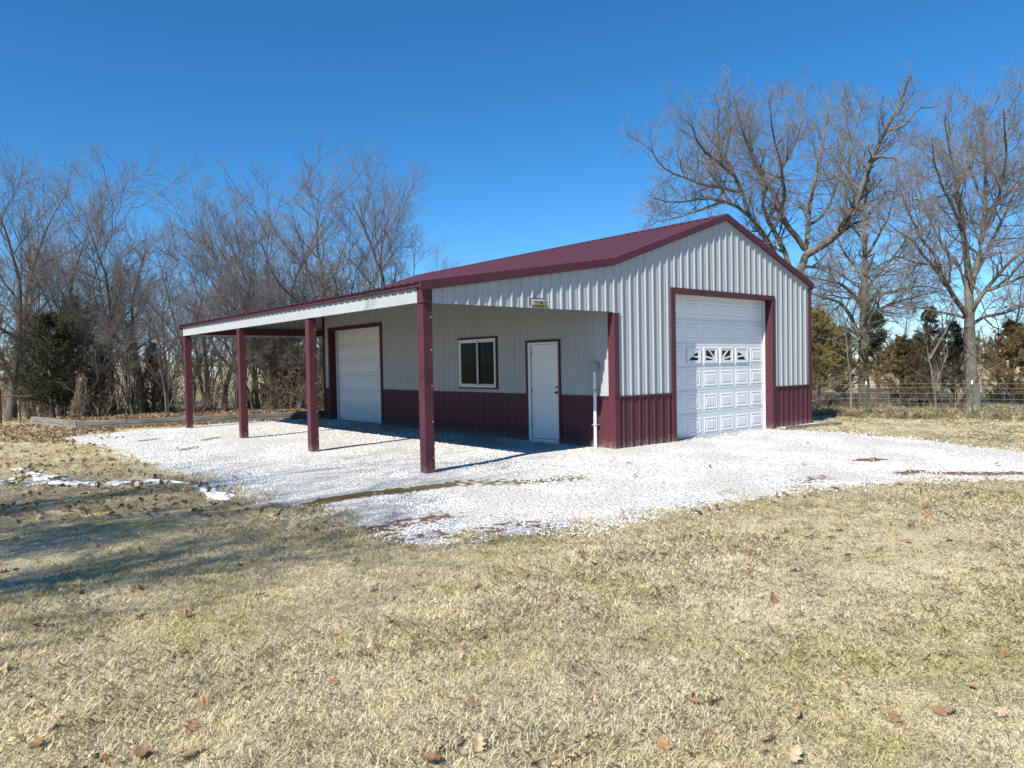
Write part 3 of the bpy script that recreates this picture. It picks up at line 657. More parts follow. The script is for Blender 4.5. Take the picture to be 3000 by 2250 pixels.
# ================================================================== TREES
def sprout(P, Rr, rs, m, t0, t1, ang, lenf, k, wig, trop, rf=.6, rmin=.003, lmin=.15, fall=.55, dens=None, labs=None):
    n, kk, _ = P.shape; L = np.linalg.norm(np.diff(P, axis=1), axis=2).sum(1)
    t = (np.arange(m)[None]+rs.uniform(.1, .9, (n, m)))/m*(t1-t0)+t0
    x = t*(kk-1); i = np.clip(x.astype(int), 0, kk-2); f = x-i; r = np.arange(n)[:, None]
    p0 = P[r, i]*(1-f)[..., None]+P[r, i+1]*f[..., None]; T = P[r, i+1]-P[r, i]; T /= np.linalg.norm(T, axis=2, keepdims=True)+1e-9
    r0 = (Rr[r, i]*(1-f)+Rr[r, i+1]*f)*rf*rs.uniform(.7, 1.1, (n, m))
    q = rs.normal(size=(n, m, 3)); q -= (q*T).sum(2, keepdims=True)*T; q /= np.linalg.norm(q, axis=2, keepdims=True)+1e-9
    a = ang*rs.uniform(.65, 1.3, (n, m))[..., None]; d = np.cos(a)*T+np.sin(a)*q
    ln = np.maximum(L[:, None]*lenf*(1-fall*t)*rs.uniform(.6, 1.35, (n, m)), lmin)
    if labs: ln = rs.uniform(labs[0], labs[1], (n, m))*(1-fall*t)
    if dens:                 # even spacing: long parents carry more children than short ones
        kp = (rs.uniform(0, 1, (n, m)) < (L*dens/m)[:, None]).ravel()
    N = n*m; p = p0.reshape(N, 3); d = d.reshape(N, 3); ln = ln.reshape(N); r0 = np.maximum(r0.reshape(N), rmin)
    if dens: p, d, ln, r0 = p[kp], d[kp], ln[kp], r0[kp]; N = len(p)
    out = np.zeros((N, k, 3)); out[:, 0] = p
    for j in range(1, k):
        d = d+rs.normal(size=(N, 3))*wig+np.array([0, 0, trop]); d /= np.linalg.norm(d, axis=1, keepdims=True)
        p = p+d*(ln/(k-1))[:, None]; out[:, j] = p
    rad = r0[:, None]*np.linspace(1, .38, k)[None]; rad = np.maximum(rad, rmin*.75); return out, rad
def resample(pts, k, rs, wob=0.0):
    pts = np.array(pts, float); s = np.concatenate([[0], np.cumsum(np.linalg.norm(np.diff(pts, axis=0), axis=1))]); u = np.linspace(0, s[-1], k)
    o = np.stack([np.interp(u, s, pts[:, i]) for i in range(3)], 1); o[1:-1] += rs.normal(size=(k-2, 3))*wob; return o
def smooth_line(P, it=1):
    for _ in range(it): P[:, 1:-1] = P[:, 1:-1]*.5+(P[:, :-2]+P[:, 2:])*.25
    return P

def bare_tree(seed, H=9.5, stems=1, spread=.75, r=.13, lean=(0, 0), first=.16, m=(16, 9, 7, 5), up_=.055):
    """upright bare tree: returns (trunk mesh, crown mesh)"""
    rs = np.random.RandomState(seed); Ps, Rs = [], []
    for s in range(stems):
        k = 12; P = np.zeros((k, 3)); d = np.array([lean[0]+rs.normal()*.05+(stems > 1)*rs.normal()*.10, lean[1]+rs.normal()*.05+(stems > 1)*rs.normal()*.10, 1.0]); h = H*rs.uniform(.86, 1.0); p = np.array([rs.normal()*.12*(stems > 1), rs.normal()*.12*(stems > 1), -.15])
        for j in range(k):
            P[j] = p; dd = d/np.linalg.norm(d); p = p+dd*h/(k-1); d = d+rs.normal(size=3)*np.array([.11, .11, .02]); d[2] = 1
        Ps.append(P); rr = r*(1 if s == 0 else rs.uniform(.5, .85))/math.sqrt(stems)*1.15; Rs.append(rr*(1-np.linspace(0, 1, k)**.8*.93)*(1+.5*np.exp(-np.arange(k)*1.5)))
    P0, R0 = np.array(Ps), np.array(Rs)
    P1, R1 = sprout(P0, R0, rs, m[0], first, .98, spread, .44, 9, .11, up_, .5, .011, fall=.55)
    P2, R2 = sprout(P1, R1, rs, 16, .12, 1., .65, .4, 6, .11, up_*.7, .55, .0065, dens=4.2, labs=(.6, 1.7), fall=.45)
    P3, R3 = sprout(P2, R2, rs, 9, .1, 1., .62, .5, 5, .10, .04, .55, .0042, dens=4.8, labs=(.3, .95), fall=.4)
    P4, R4 = sprout(P3, R3, rs, 8, .1, 1., .6, .5, 4, .10, .03, .6, .0028, dens=6.5, labs=(.18, .5), fall=.3)
    return (tube_mesh('trunk', [(P0, R0, 9), (P1, R1, 6)], BARK), tube_mesh('crown', [(P2, R2, 4), (P3, R3, 3), (P4, R4, 3)], TWIG, False))

# ---- three great oaks right of and behind the barn, limb by limb
OAKS = {
 'oak_spreading': ((14.82,4.90), [
  (0.272,0.132,[(0.00,0.00,-0.21),(0.02,-0.02,1.57),(0.09,-0.07,3.22),(0.22,-0.18,4.35),(0.40,-0.33,4.87),(0.53,-0.44,5.29),(0.58,-0.48,5.53)]),
  (0.160,0.033,[(0.58,-0.48,5.53),(0.51,-0.69,5.68),(0.77,-1.18,5.84),(0.91,-1.57,6.02),(0.73,-1.69,6.34),(0.80,-2.02,6.74),(0.79,-2.28,7.26),(0.77,-2.54,7.71),(0.70,-2.75,8.45),(0.73,-3.05,9.01),(0.75,-3.33,9.37),(0.89,-3.72,10.25),(0.90,-4.00,11.02)]),
  (0.066,0.013,[(0.77,-2.72,8.47),(0.42,-3.25,8.51),(0.15,-3.86,8.22),(-0.30,-4.30,7.77)]),
  (0.053,0.013,[(0.84,-3.30,9.39),(0.85,-3.74,9.39),(0.94,-4.24,9.89),(1.01,-4.74,10.10)]),
  (0.106,0.020,[(0.58,-0.48,5.53),(0.90,-0.38,6.10),(1.16,-0.22,6.96),(1.54,-0.16,7.75),(2.04,-0.21,8.90),(2.44,-0.17,10.03),(2.90,-0.18,11.30),(3.25,-0.10,12.13)]),
  (0.112,0.020,[(0.55,-0.46,5.73),(-0.02,-0.23,6.42),(-0.45,-0.11,6.86),(-0.81,-0.06,7.60),(-1.37,0.17,8.26),(-1.69,0.19,8.72),(-2.00,0.20,9.18),(-2.45,0.33,10.07),(-2.75,0.34,10.93)]),
  (0.112,0.020,[(0.17,-0.14,4.23),(0.39,-0.05,5.01),(0.33,0.26,5.80),(0.21,0.64,6.45),(0.26,0.87,6.89),(0.24,1.16,7.48),(0.37,1.32,7.95),(0.72,1.30,8.40),(1.45,0.96,9.06),(1.92,0.85,9.51),(2.26,0.83,10.10),(2.69,0.74,11.38),(2.98,0.77,12.53)]),
  (0.106,0.020,[(0.15,-0.13,3.98),(-0.37,-0.05,5.21),(-0.96,0.09,5.80),(-1.35,0.06,6.21),(-1.84,0.11,6.60),(-2.32,0.16,6.88),(-2.95,0.32,7.13),(-3.56,0.48,7.20),(-4.27,0.71,7.28),(-4.93,0.91,7.06),(-5.64,1.14,6.85),(-6.11,1.18,7.04)]),
  (0.079,0.013,[(-2.28,0.12,6.85),(-2.51,0.18,7.59),(-2.79,0.28,8.07),(-3.08,0.37,8.54),(-3.35,0.46,8.91),(-3.55,0.49,9.58),(-3.56,0.36,10.46)]),
  (0.066,0.013,[(-2.57,0.18,7.56),(-3.22,0.29,7.61),(-4.02,0.53,7.58),(-4.76,0.71,7.75),(-5.49,0.88,7.91),(-6.15,0.99,8.22),(-6.58,0.91,8.57)]),
  (0.053,0.013,[(-3.28,0.43,7.16),(-4.17,0.63,6.85),(-5.14,0.90,6.44),(-5.99,1.08,6.26)]),
  (0.066,0.013,[(0.42,-0.35,4.98),(1.28,-0.28,5.20),(2.28,-0.33,5.20),(3.19,-0.31,5.14),(4.33,-0.48,4.69),(5.58,-0.74,4.59)]),
  (0.073,0.013,[(-0.68,-0.22,6.86),(-1.10,-0.65,7.60),(-1.80,-0.84,8.52),(-2.56,-1.00,9.38),(-3.20,-1.24,10.19)]),
  (0.066,0.013,[(0.83,1.39,8.42),(0.94,1.91,9.46),(1.22,2.28,10.68),(1.73,2.46,11.93)]),
  (0.059,0.013,[(-2.91,0.20,8.03),(-4.09,0.19,8.38),(-5.17,0.09,8.78),(-6.03,-0.19,9.14)]),
  (0.059,0.013,[(0.96,-1.97,6.81),(2.32,-2.06,7.43),(3.64,-2.11,7.97),(4.88,-2.10,8.01)]),
  (0.059,0.013,[(0.95,-2.22,7.32),(1.00,-1.87,8.38),(1.45,-1.85,9.68),(2.02,-1.94,11.13)]),
  (0.059,0.013,[(-2.60,0.60,7.25),(-2.49,1.38,8.17),(-2.11,1.92,9.34),(-1.63,2.40,10.44)]),
  (0.066,0.013,[(1.40,-0.12,6.76),(2.26,-0.27,7.09),(3.11,-0.40,8.23),(3.76,-0.36,9.54),(4.25,-0.20,10.89),(4.85,-0.13,12.13)]),
 ]),
 'oak_middle': ((16.03,2.60), [
  (0.200,0.033,[(0.00,0.00,-0.25),(-0.01,0.01,2.08),(-0.02,0.01,3.13),(0.02,-0.01,3.99),(0.02,-0.01,4.51),(0.06,-0.05,5.42),(0.01,-0.00,6.39),(0.05,-0.04,7.24),(0.15,-0.13,8.32)]),
  (0.086,0.013,[(-0.07,0.05,2.44),(-0.78,0.13,3.22),(-1.44,0.16,3.63),(-2.02,0.11,3.62),(-2.78,0.23,3.81),(-3.67,0.45,3.94)]),
  (0.079,0.013,[(-0.02,0.02,3.42),(-0.63,0.13,4.04),(-1.21,0.23,4.28),(-1.84,0.36,4.33),(-2.52,0.53,4.43),(-3.29,0.78,4.56)]),
  (0.066,0.013,[(0.01,-0.01,4.33),(0.29,0.41,5.03),(0.51,0.88,5.49),(0.68,1.38,6.30),(0.92,1.83,7.17)]),
  (0.073,0.013,[(0.03,-0.03,3.84),(0.73,-0.08,4.55),(1.38,-0.11,4.94),(2.10,-0.18,5.39),(2.92,-0.34,6.27),(3.64,-0.43,7.24)]),
  (0.079,0.013,[(0.01,-0.01,3.48),(-0.15,-0.52,3.90),(-0.28,-1.07,3.92),(-0.42,-1.60,3.99),(-0.62,-2.08,4.00),(-0.51,-2.83,3.81)]),
  (0.079,0.013,[(0.01,-0.01,2.56),(0.70,-0.04,3.13),(1.38,-0.06,3.55),(2.07,-0.09,3.75),(3.07,-0.38,3.89),(3.95,-0.57,4.09),(4.89,-0.81,4.27)]),
  (0.059,0.013,[(0.05,-0.04,5.30),(-0.31,-0.61,5.79),(-0.72,-1.13,6.36),(-1.24,-1.57,7.12)]),
  (0.053,0.013,[(0.04,-0.03,5.66),(0.39,0.54,6.52),(0.87,1.01,7.53),(1.43,1.41,8.46)]),
  (0.066,0.013,[(-0.03,0.02,2.38),(-1.47,-0.08,2.72),(-2.90,-0.19,2.63),(-4.17,-0.44,2.33)]),
 ]),
 'oak_right': ((14.50,-1.33), [
  (0.216,0.106,[(0.00,0.00,-0.06),(-0.02,0.02,1.08),(-0.05,0.04,2.54),(-0.08,0.06,3.43),(-0.08,0.07,4.30)]),
  (0.099,0.020,[(-0.08,0.07,4.22),(-0.36,0.04,4.86),(-0.70,0.06,5.64),(-1.04,0.09,6.50),(-1.34,0.07,7.54),(-1.75,0.15,8.46)]),
  (0.092,0.020,[(-0.05,0.04,3.55),(0.30,0.03,4.19),(0.60,0.06,4.66),(0.93,0.06,4.98),(1.27,0.06,6.39),(1.56,0.10,7.50),(1.72,0.24,8.64),(1.88,0.39,9.68)]),
  (0.086,0.013,[(-0.09,0.08,2.83),(-0.80,0.20,3.35),(-1.35,0.19,3.72),(-1.91,0.20,4.11),(-2.51,0.23,4.24),(-3.15,0.29,4.30),(-3.79,0.37,4.26),(-4.42,0.42,4.38)]),
  (0.059,0.013,[(-1.90,0.19,4.08),(-2.13,0.27,4.51),(-2.33,0.32,4.73),(-2.59,0.43,5.10),(-2.98,0.64,5.77),(-3.22,0.72,6.32)]),
  (0.053,0.013,[(-0.09,0.08,2.83),(0.13,0.41,2.92),(0.25,0.83,2.99),(0.33,1.28,3.15),(0.28,1.85,3.27),(0.19,2.44,3.27)]),
  (0.066,0.013,[(-0.09,0.08,3.66),(0.10,0.35,4.41),(0.34,0.59,4.75),(0.52,0.87,5.05),(0.43,1.37,6.09),(0.54,1.72,7.03),(0.81,1.93,8.00)]),
  (0.079,0.013,[(-0.03,0.02,2.94),(-0.21,-0.20,3.22),(-0.31,-0.49,3.66),(-0.35,-0.82,4.11),(-0.38,-1.17,4.43),(-0.48,-1.46,4.58),(-0.31,-1.97,4.98),(-0.22,-2.42,5.57)]),
  (0.059,0.013,[(-0.03,0.03,2.57),(0.71,-0.10,2.89),(1.60,-0.36,2.98),(2.51,-0.63,3.21),(3.49,-0.95,3.42)]),
  (0.073,0.013,[(-0.02,0.02,3.86),(0.62,0.03,4.32),(1.37,-0.05,5.11),(2.18,-0.19,6.03),(2.96,-0.29,6.98),(3.67,-0.34,8.18),(4.33,-0.35,9.20)]),
  (0.066,0.013,[(1.04,0.05,5.41),(0.75,-0.43,6.24),(0.31,-0.77,7.12),(-0.30,-0.99,7.96),(-1.01,-1.11,8.55)]),
  (0.059,0.013,[(-0.68,0.05,5.49),(-1.56,0.09,6.23),(-2.45,0.12,6.89),(-3.10,-0.03,7.49)]),
  (0.053,0.013,[(-0.93,0.12,6.52),(0.50,0.23,7.58),(1.80,0.46,8.71)]),
  (0.053,0.013,[(1.40,0.14,5.99),(2.58,0.02,6.77),(3.88,-0.19,7.35),(5.02,-0.27,7.73)]),
  (0.053,0.013,[(-2.16,0.23,4.15),(-3.18,0.30,4.74),(-4.10,0.29,4.93),(-5.01,0.26,5.10)]),
  (0.059,0.013,[(1.29,0.05,6.39),(1.04,0.31,7.26),(0.93,0.47,8.23),(0.94,0.52,9.20)]),
  (0.059,0.013,[(-0.32,-0.48,3.60),(-0.02,-0.91,3.77),(0.35,-1.40,4.04),(0.71,-1.89,4.11)]),
 ]),
}

def oak(key, label, seed):
    (bx, by), limbs = OAKS[key]; rs = np.random.RandomState(seed); t = empty('oak_tree', (bx, by, 0)); tag(t, label, 'tree')
    big, P1s, R1s = [], [], []
    for i, (ra, rb, pts) in enumerate(limbs):
        k = 14; P = resample(pts, k, rs, .035 if i else .012)[None]; P = smooth_line(P); rad = np.linspace(ra, rb, k)[None].copy()
        if i == 0: rad[0, :2] *= (1.35, 1.1)
        big.append((P, rad, 10 if i == 0 else 8))
        if i > 0 or key == 'oak_middle': P1s.append(P); R1s.append(rad)
    P1 = np.concatenate(P1s); R1 = np.concatenate(R1s)
    P2, R2 = sprout(P1, R1, rs, 26, .15, .99, .85, .4, 8, .17, .05, .5, .011, dens=4.0, labs=(.8, 2.4), fall=.5)
    P3, R3 = sprout(P2, R2, rs, 11, .1, 1., .78, .5, 6, .17, .04, .55, .0065, dens=5.2, labs=(.35, 1.05), fall=.4)
    P4, R4 = sprout(P3, R3, rs, 8, .1, 1., .72, .5, 4, .16, .03, .55, .0042, dens=8.0, labs=(.18, .55), fall=.3)
    P5, R5 = sprout(P4, R4, rs, 4, .2, 1., .6, .6, 3, .14, .03, .7, .0030, dens=7.0, labs=(.10, .28), fall=.2)
    print(key, len(P2), len(P3), len(P4), len(P5))
    link('trunk', tube_mesh('trunk', big, OAKBARK), t); link('branches', tube_mesh('branches', [(P2, R2, 5)], OAKBARK), t)
    link('crown', tube_mesh('crown', [(P3, R3, 4), (P4, R4, 3), (P5, R5, 3)], OAKTWIG, False), t)
oak('oak_spreading', 'great bare oak spreading its limbs above the barn roof', 101)
oak('oak_middle', 'bare oak with straight trunk standing between the other two oaks', 102)
oak('oak_right', 'thick trunked bare oak behind the wire fence at the far right', 103)

# ---- bare trees of the left wood
KINDS = [bare_tree(11, 9.6, 1, .75, .15), bare_tree(12, 9.2, 1, .85, .13, (.03, -.03), .25), bare_tree(13, 9.8, 3, .6, .16, (0, 0), .15, (10, 7, 6, 5)), bare_tree(14, 8.8, 2, .75, .14, (-.04, .04), .18, (13, 8, 6, 5)),
         bare_tree(15, 10, 1, .65, .14, (.03, .05), .12), bare_tree(16, 8.8, 4, .5, .16, (0, .05), .15, (8, 7, 6, 5))]
def copy_thing(kind, loc, rz, sc, label, group=None, cat='tree', name='bare_tree', parts=('trunk', 'crown')):
    t = empty(name, (loc[0], loc[1], 0), rz); t.scale = (sc, sc, sc); tag(t, label, cat, group)
    for nm, me in zip(parts, kind): link(nm, me, t)
    return t
def at(px, dist):     # a spot on the ground, looking along picture column px (of 3000) at a distance
    d = fw*1.0+rt*((px-1500)/2126.4); return CAM[:2]+d[:2]*dist
LT = [(25, 25.0, 0, .3, 0.96, 'bare tree with dark trunk at the left edge of the wood'), (128, 27.5, 4, 1.2, 1.0, 'tall bare tree rising straight above the dark green cedar'), (235, 26.5, 2, 2.0, 1.0, 'clump of tall bare stems left of the vine covered stump'),
      (330, 25.5, 1, 4.1, 0.9, 'slim bare tree just right of the vine covered stump'), (425, 28.0, 0, 3.3, 0.84, 'bare tree with narrow crown between stump and far lean-to post'), (548, 25.2, 3, .6, 0.78, 'forked bare tree directly left of the far lean-to post'),
      (655, 26.2, 1, 5.3, 0.78, 'leaning bare tree seen between the two farthest lean-to posts'), (745, 25.4, 5, 1.0, 0.86, 'ivy darkened clump of bare stems behind the third post'), (850, 27.0, 2, 1.0, 0.96, 'tall pale clump of bare stems above the eave middle'),
      (940, 26.0, 4, 2.5, 0.94, 'dense bare tree above the middle of the lean-to eave'), (1010, 27.5, 5, 4.4, 0.96, 'multi stemmed bare tree left of the roof end'), (1105, 27.2, 0, 5.6, 0.98, 'tallest bare tree beside the far end of the roof'), (1205, 27.5, 3, 2.8, 0.78, 'last bare tree where the wood meets the roof line')]
for px, d, kd, rz, sc, lb in LT: copy_thing(KINDS[kd], at(px, d), rz, sc, lb)
for i, (px, d) in enumerate([(-60, 28), (70, 31), (180, 33), (300, 32), (390, 34), (500, 31.5), (610, 33), (700, 30), (800, 32), (900, 31), (980, 33), (1060, 31)]):
    copy_thing(KINDS[(i*5+1) % 6], at(px, d), i*1.7, .74+.05*(i % 4), 'slender bare tree in the back row of the left wood', 'trees in the back row of the left wood')
for i, (px, d, sc) in enumerate([(2960, 30, .62), (3070, 27, .7), (2760, 38, .6), (2640, 41, .6), (2455, 36, .6)]):
    copy_thing(KINDS[(i*2) % 6], at(px, d), i*2.1, sc, 'small bare tree standing far behind the right hand oaks', 'trees behind the oaks')
for i, (px, d, sc) in enumerate([(75, 24.6, .55), (180, 25.2, .6), (285, 24.8, .5), (380, 25.0, .62), (490, 24.6, .5), (600, 25.3, .55), (700, 24.5, .45), (790, 25.0, .5), (880, 25.5, .55), (960, 24.8, .5)]):
    copy_thing(KINDS[(i*3+2) % 6], at(px, d), i*2.3, sc, 'thin young bare tree at the front edge of the left wood', 'young trees at the edge of the left wood')
# trees left of the frame whose shadows fall over the lawn and gravel
for (x, y, kd, rz, sc) in ((-18.0, -3.6, 0, .4, 1.15), (-18.6, -1.2, 4, 2.2, 1.25), (-17.0, 1.2, 3, 1.1, 1.15), (-14.6, .2, 2, .7, 1.0), (-16.4, -2.6, 5, 4.0, 1.1)):
    copy_thing(KINDS[kd], (x, y), rz, sc, 'bare yard tree on the lawn left of the barn', 'yard trees left of the picture')

# ---- cedars
def cedar(seed, H, rad, mt, n=120, per=44, skirt=.12):
    rs = np.random.RandomState(seed); k = 10; z = np.linspace(-.1, H*.97, k); P = np.stack([rs.normal(size=k)*.03, rs.normal(size=k)*.03, z], 1)[None]; Rr = (np.linspace(.075, .01, k)*H/3)[None]
    h = rs.uniform(skirt, 1, n)**.9; az = rs.uniform(0, 6.283, n); lobe = 1+.28*np.sin(az*3+rs.uniform(0, 6))*np.cos(h*9+rs.uniform(0, 6)); rr = rad*(1-h)**.62*np.clip((h-skirt*.5)*5, .45, 1)*lobe*rs.uniform(.30, 1.22, n)+.06
    kb = 6; t = np.linspace(0, 1, kb)[None, :, None]; dirv = np.stack([np.cos(az), np.sin(az), np.zeros(n)], 1)[:, None]; B = np.zeros((n, kb, 3)); B += dirv*rr[:, None, None]*t; B[:, :, 2] += (h*H)[:, None]+(rr[:, None]*(t[..., 0]**1.6)*rs.uniform(.2, .75, n)[:, None]); B += rs.normal(size=B.shape)*.03
    bt = tube_mesh('trunk', [(P, Rr, 7), (B, np.repeat(np.linspace(.012, .004, kb)[None], n, 0), 3)], BARK)
    # foliage: every branch splits into flat sprays, each clothed in tiny scale-like blades
    S, _ = sprout(B, np.full((n, kb), .005), rs, 7, .25, 1., .6, .36, 4, .08, .05, .6, .003, .10, .25); N_ = len(S)
    u = rs.uniform(0, 1.05, (N_, per)); i = np.clip((u*3).astype(int), 0, 2); f = u*3-i; q = np.arange(N_)[:, None]
    c = S[q, i]*(1-f)[..., None]+S[q, i+1]*f[..., None]; c = c+rs.normal(size=c.shape)*.026
    T = S[:, -1]-S[:, 0]; T /= np.linalg.norm(T, axis=1, keepdims=True)+1e-9
    d = T[:, None]*.8+rs.normal(size=c.shape)*.5+np.array([0, 0, .25]); d /= np.linalg.norm(d, axis=2, keepdims=True); s = np.cross(d, rs.normal(size=c.shape)); s /= np.linalg.norm(s, axis=2, keepdims=True)
    ln = rs.uniform(.03, .075, (N_, per))[..., None]; wd = ln*.17
    V = np.stack([c-s*wd*.6, c+s*wd*.6, c+d*ln*.55+s*wd, c+d*ln, c+d*ln*.55-s*wd], 2).reshape(-1, 3); F = np.arange(len(V)).reshape(-1, 5)
    return bt, np_mesh('foliage', V, F, mt)
CP = ('trunk', 'foliage')
def place_cedar(kind, px, d, rz, sc, label): copy_thing(kind, at(px, d), rz, sc, label, cat='cedar tree', name='cedar_tree', parts=CP)
cg, cdk, cb, cr = cedar(1, 3.6, 1.5, CEDARG), cedar(2, 3.8, 1.25, CEDARD), cedar(3, 3.4, 1.25, CEDARB), cedar(4, 3.0, 1.35, CEDARR)
cth = cedar(5, 3.6, .75, CEDARD, 70, 40, .3)
place_cedar(cg, 150, 24.0, .4, .98, 'broad dark green cedar left of the vine covered stump'); place_cedar(cdk, 95, 25.6, 2.4, .92, 'dark cedar half hidden at the far left of the wood'); place_cedar(cg, 215, 27.5, 1.2, 1.22, 'tall olive cedar behind the broad dark cedar')
place_cedar(cdk, 300, 25.6, 4.0, .62, 'small green cedar right of the vine covered stump'); place_cedar(cg, 805, 25.8, 3.0, .86, 'green cedar seen between second and third posts'); place_cedar(cdk, 865, 27.4, .9, .85, 'darker cedar just left of the third post gap'); place_cedar(cdk, 450, 28.0, 1.9, .7, 'dull cedar low in the thicket left of the far post')
place_cedar(cb, 2400, 23.4, .2, .92, 'golden bronze cedar touching the right corner of the barn'); place_cedar(cb, 2345, 25.6, 2.0, 1.12, 'taller bronze cedar half behind the barn corner'); place_cedar(cr, 2645, 22.6, 1.0, .74, 'rust brown cedar between the two white tipped posts')
place_cedar(cr, 2965, 22.4, 2.6, .86, 'rusty cedar right of the thick oak trunk'); place_cedar(cdk, 2795, 25.2, 3.4, .74, 'dark cedar just left of the thick oak trunk'); place_cedar(cth, 2725, 26.5, .8, .95, 'thin pointed cedar against the sky near the thick oak'); place_cedar(cth, 2570, 24.6, 5.0, .86, 'ragged dark cedar around the middle oak trunk'); place_cedar(cdk, 2470, 26.5, 4.2, .72, 'dark cedar behind the bronze one'); place_cedar(cdk, 2690, 24.0, 1.5, .62, 'low dark cedar behind the rust brown one')

# ---- leafless shrubs and saplings
def shrub(seed, H, stems, spread, m=(8, 7, 4)):
    rs = np.random.RandomState(seed); k = 7; P = np.zeros((stems, k, 3)); p = rs.normal(size=(stems, 3))*np.array([.22, .22, 0]); d = rs.normal(size=(stems, 3))*np.array([spread, spread, 0])+np.array([0, 0, 1.]); ln = H*rs.uniform(.55, 1.1, stems)
    for j in range(k):
        P[:, j] = p; d /= np.linalg.norm(d, axis=1, keepdims=True); p = p+d*(ln/(k-1))[:, None]; d = d+rs.normal(size=(stems, 3))*.17
    Rr = np.repeat(np.linspace(.018, .005, k)[None], stems, 0)*rs.uniform(.6, 1.4, (stems, 1))
    P1, R1 = sprout(P, Rr, rs, m[0], .1, 1, .75, .45, 5, .2, .03, .6, .005, .2); P2, R2 = sprout(P1, R1, rs, m[1], .1, 1, .8, .5, 4, .22, .02, .6, .0038, .15)
    return tube_mesh('stems', [(P, Rr, 5), (P1, R1, 3)], SHRUBM), tube_mesh('twigs', [(P2, R2, 3)], SHRUBM, False)
SH = [shrub(21, 2.3, 9, .3), shrub(22, 1.8, 12, .45), shrub(23, 2.9, 7, .2), shrub(24, 1.4, 14, .55)]
SP = ('stems', 'twigs'); rs = np.random.RandomState(77)
for i in range(58):
    px = -60+i*23+rs.uniform(-14, 14); d = rs.uniform(24.2, 30.5)
    copy_thing(SH[rs.randint(4)], at(px, d), rs.uniform(0, 6.28), rs.uniform(.55, 1.2), 'leafless brown shrub in the thicket behind the timber wall', 'shrubs of the left thicket', 'shrub', 'bare_shrub', SP)
for i in range(22):
    px = 2370+i*34+rs.uniform(-14, 14); d = rs.uniform(21.4, 25.5)
    copy_thing(SH[rs.randint(4)], at(px, d), rs.uniform(0, 6.28), rs.uniform(.45, .8), 'leafless brown shrub growing behind the wire fence', 'shrubs behind the wire fence', 'shrub', 'bare_shrub', SP)
def sapling(px, d, pts, label):
    b = at(px, d); t = empty('sapling', (b[0], b[1], 0)); tag(t, label, 'sapling'); rs_ = np.random.RandomState(int(px)); P = np.array([resample(p, 8, rs_, .03) for p in pts]); Rr = np.repeat(np.linspace(.035, .010, 8)[None], len(pts), 0)
    P1, R1 = sprout(P, Rr, rs_, 9, .3, 1, .8, .3, 5, .2, .03, .5, .005, .2); P2, R2 = sprout(P1, R1, rs_, 5, .2, 1, .8, .5, 4, .2, .03, .6, .0038, .15)
    link('trunk', tube_mesh('trunk', [(P, Rr, 6)], OAKBARK), t); link('crown', tube_mesh('crown', [(P1, R1, 3), (P2, R2, 3)], OAKTWIG, False), t)
sapling(2492, 21.2, [[(0, 0, -.1), (.02, .05, 1.2), (-.1, .12, 2.6), (-.14, .2, 3.2)]], 'pale leafless sapling beside the bronze cedar')
sapling(2745, 20.6, [[(0, 0, -.1), (-.05, .1, 1.0), (-.15, .15, 1.75), (-.3, .3, 2.3)], [(-.13, .14, 1.6), (.15, -.15, 2.3), (.55, -.5, 3.2)], [(-.02, .05, .6), (.2, -.15, 1.6), (.3, -.2, 2.2)]], 'forked pale sapling leaning in front of the thick oak')
sapling(2920, 23.5, [[(0, 0, -.1), (.05, -.05, 1.5), (.1, .1, 3.0)]], 'thin sapling with few twigs right of the thick oak')

# ---- vine-covered stump
b = at(240, 23.2); stp = empty('vine_covered_stump', (b[0], b[1], .12)); tag(stp, 'pale cone of dead vines over a stump behind the timber wall', 'stump')
rs = np.random.RandomState(3); k = 9; z = np.linspace(0, 1.35, k); link('stump', tube_mesh('stump', [(np.stack([rs.normal(size=k)*.02, rs.normal(size=k)*.02, z], 1)[None], (np.array([.34, .22, .17, .15, .13, .12, .10, .09, .05]))[None], 12)], SHRUBM), stp)
n = 420; az = rs.uniform(0, 6.283, n); h0 = 1.45*rs.uniform(.05, 1, n)**.8; rr = 0; P = np.zeros((n, 5, 3))
for j in range(5):
    f = j/4; hz = h0*(1-f)+h0*f*.35; r_ = (.07+.26*(1-hz/1.6)**2.2)*(1+.25*f); a = az+rs.normal(size=n)*.25; P[:, j] = np.stack([np.cos(a)*r_, np.sin(a)*r_, hz], 1)+rs.normal(size=(n, 3))*.055
link('vines', tube_mesh('vines', [(P, np.full((n, 5), .006), 3)], mat('dead_vine', (.24, .19, .13), .9, var=.4, scale=9), False), stp)

# ---- far side: a low line of distant woods and one far house
def far_woods():
    rs = np.random.RandomState(8); n = 700; az = rs.uniform(-.75, 1.05, n); d = rs.uniform(190, 330, n); base = np.stack([CAM[0]+d*np.sin(YAW+az-.1), CAM[1]+d*np.cos(YAW+az-.1), np.zeros(n)], 1)
    H = rs.uniform(4, 9, n); P = np.zeros((n, 4, 3))
    for j in range(4): P[:, j] = base+np.stack([rs.normal(size=n)*.3*j, rs.normal(size=n)*.3*j, H*j/3], 1)
    Rr = np.repeat(np.array([.25, .2, .12, .05])[None], n, 0); P1, R1 = sprout(P, Rr, rs, 9, .2, 1, .7, .5, 4, .15, .1, .6, .06, .5); P2, R2 = sprout(P1, R1, rs, 5, .2, 1, .7, .6, 3, .2, .05, .6, .045, .4)
    tag(link('distant_woods', tube_mesh('distant_woods', [(P, Rr, 4), (P1, R1, 3), (P2, R2, 3)], TWIG, False)), 'thin grey line of woods on the horizon', 'woods', kind='stuff')
far_woods()
hb = at(858, 150); hs = empty('far_house', (hb[0], hb[1], 0), .4); tag(hs, 'tiny white house far off between the lean-to posts', 'house')
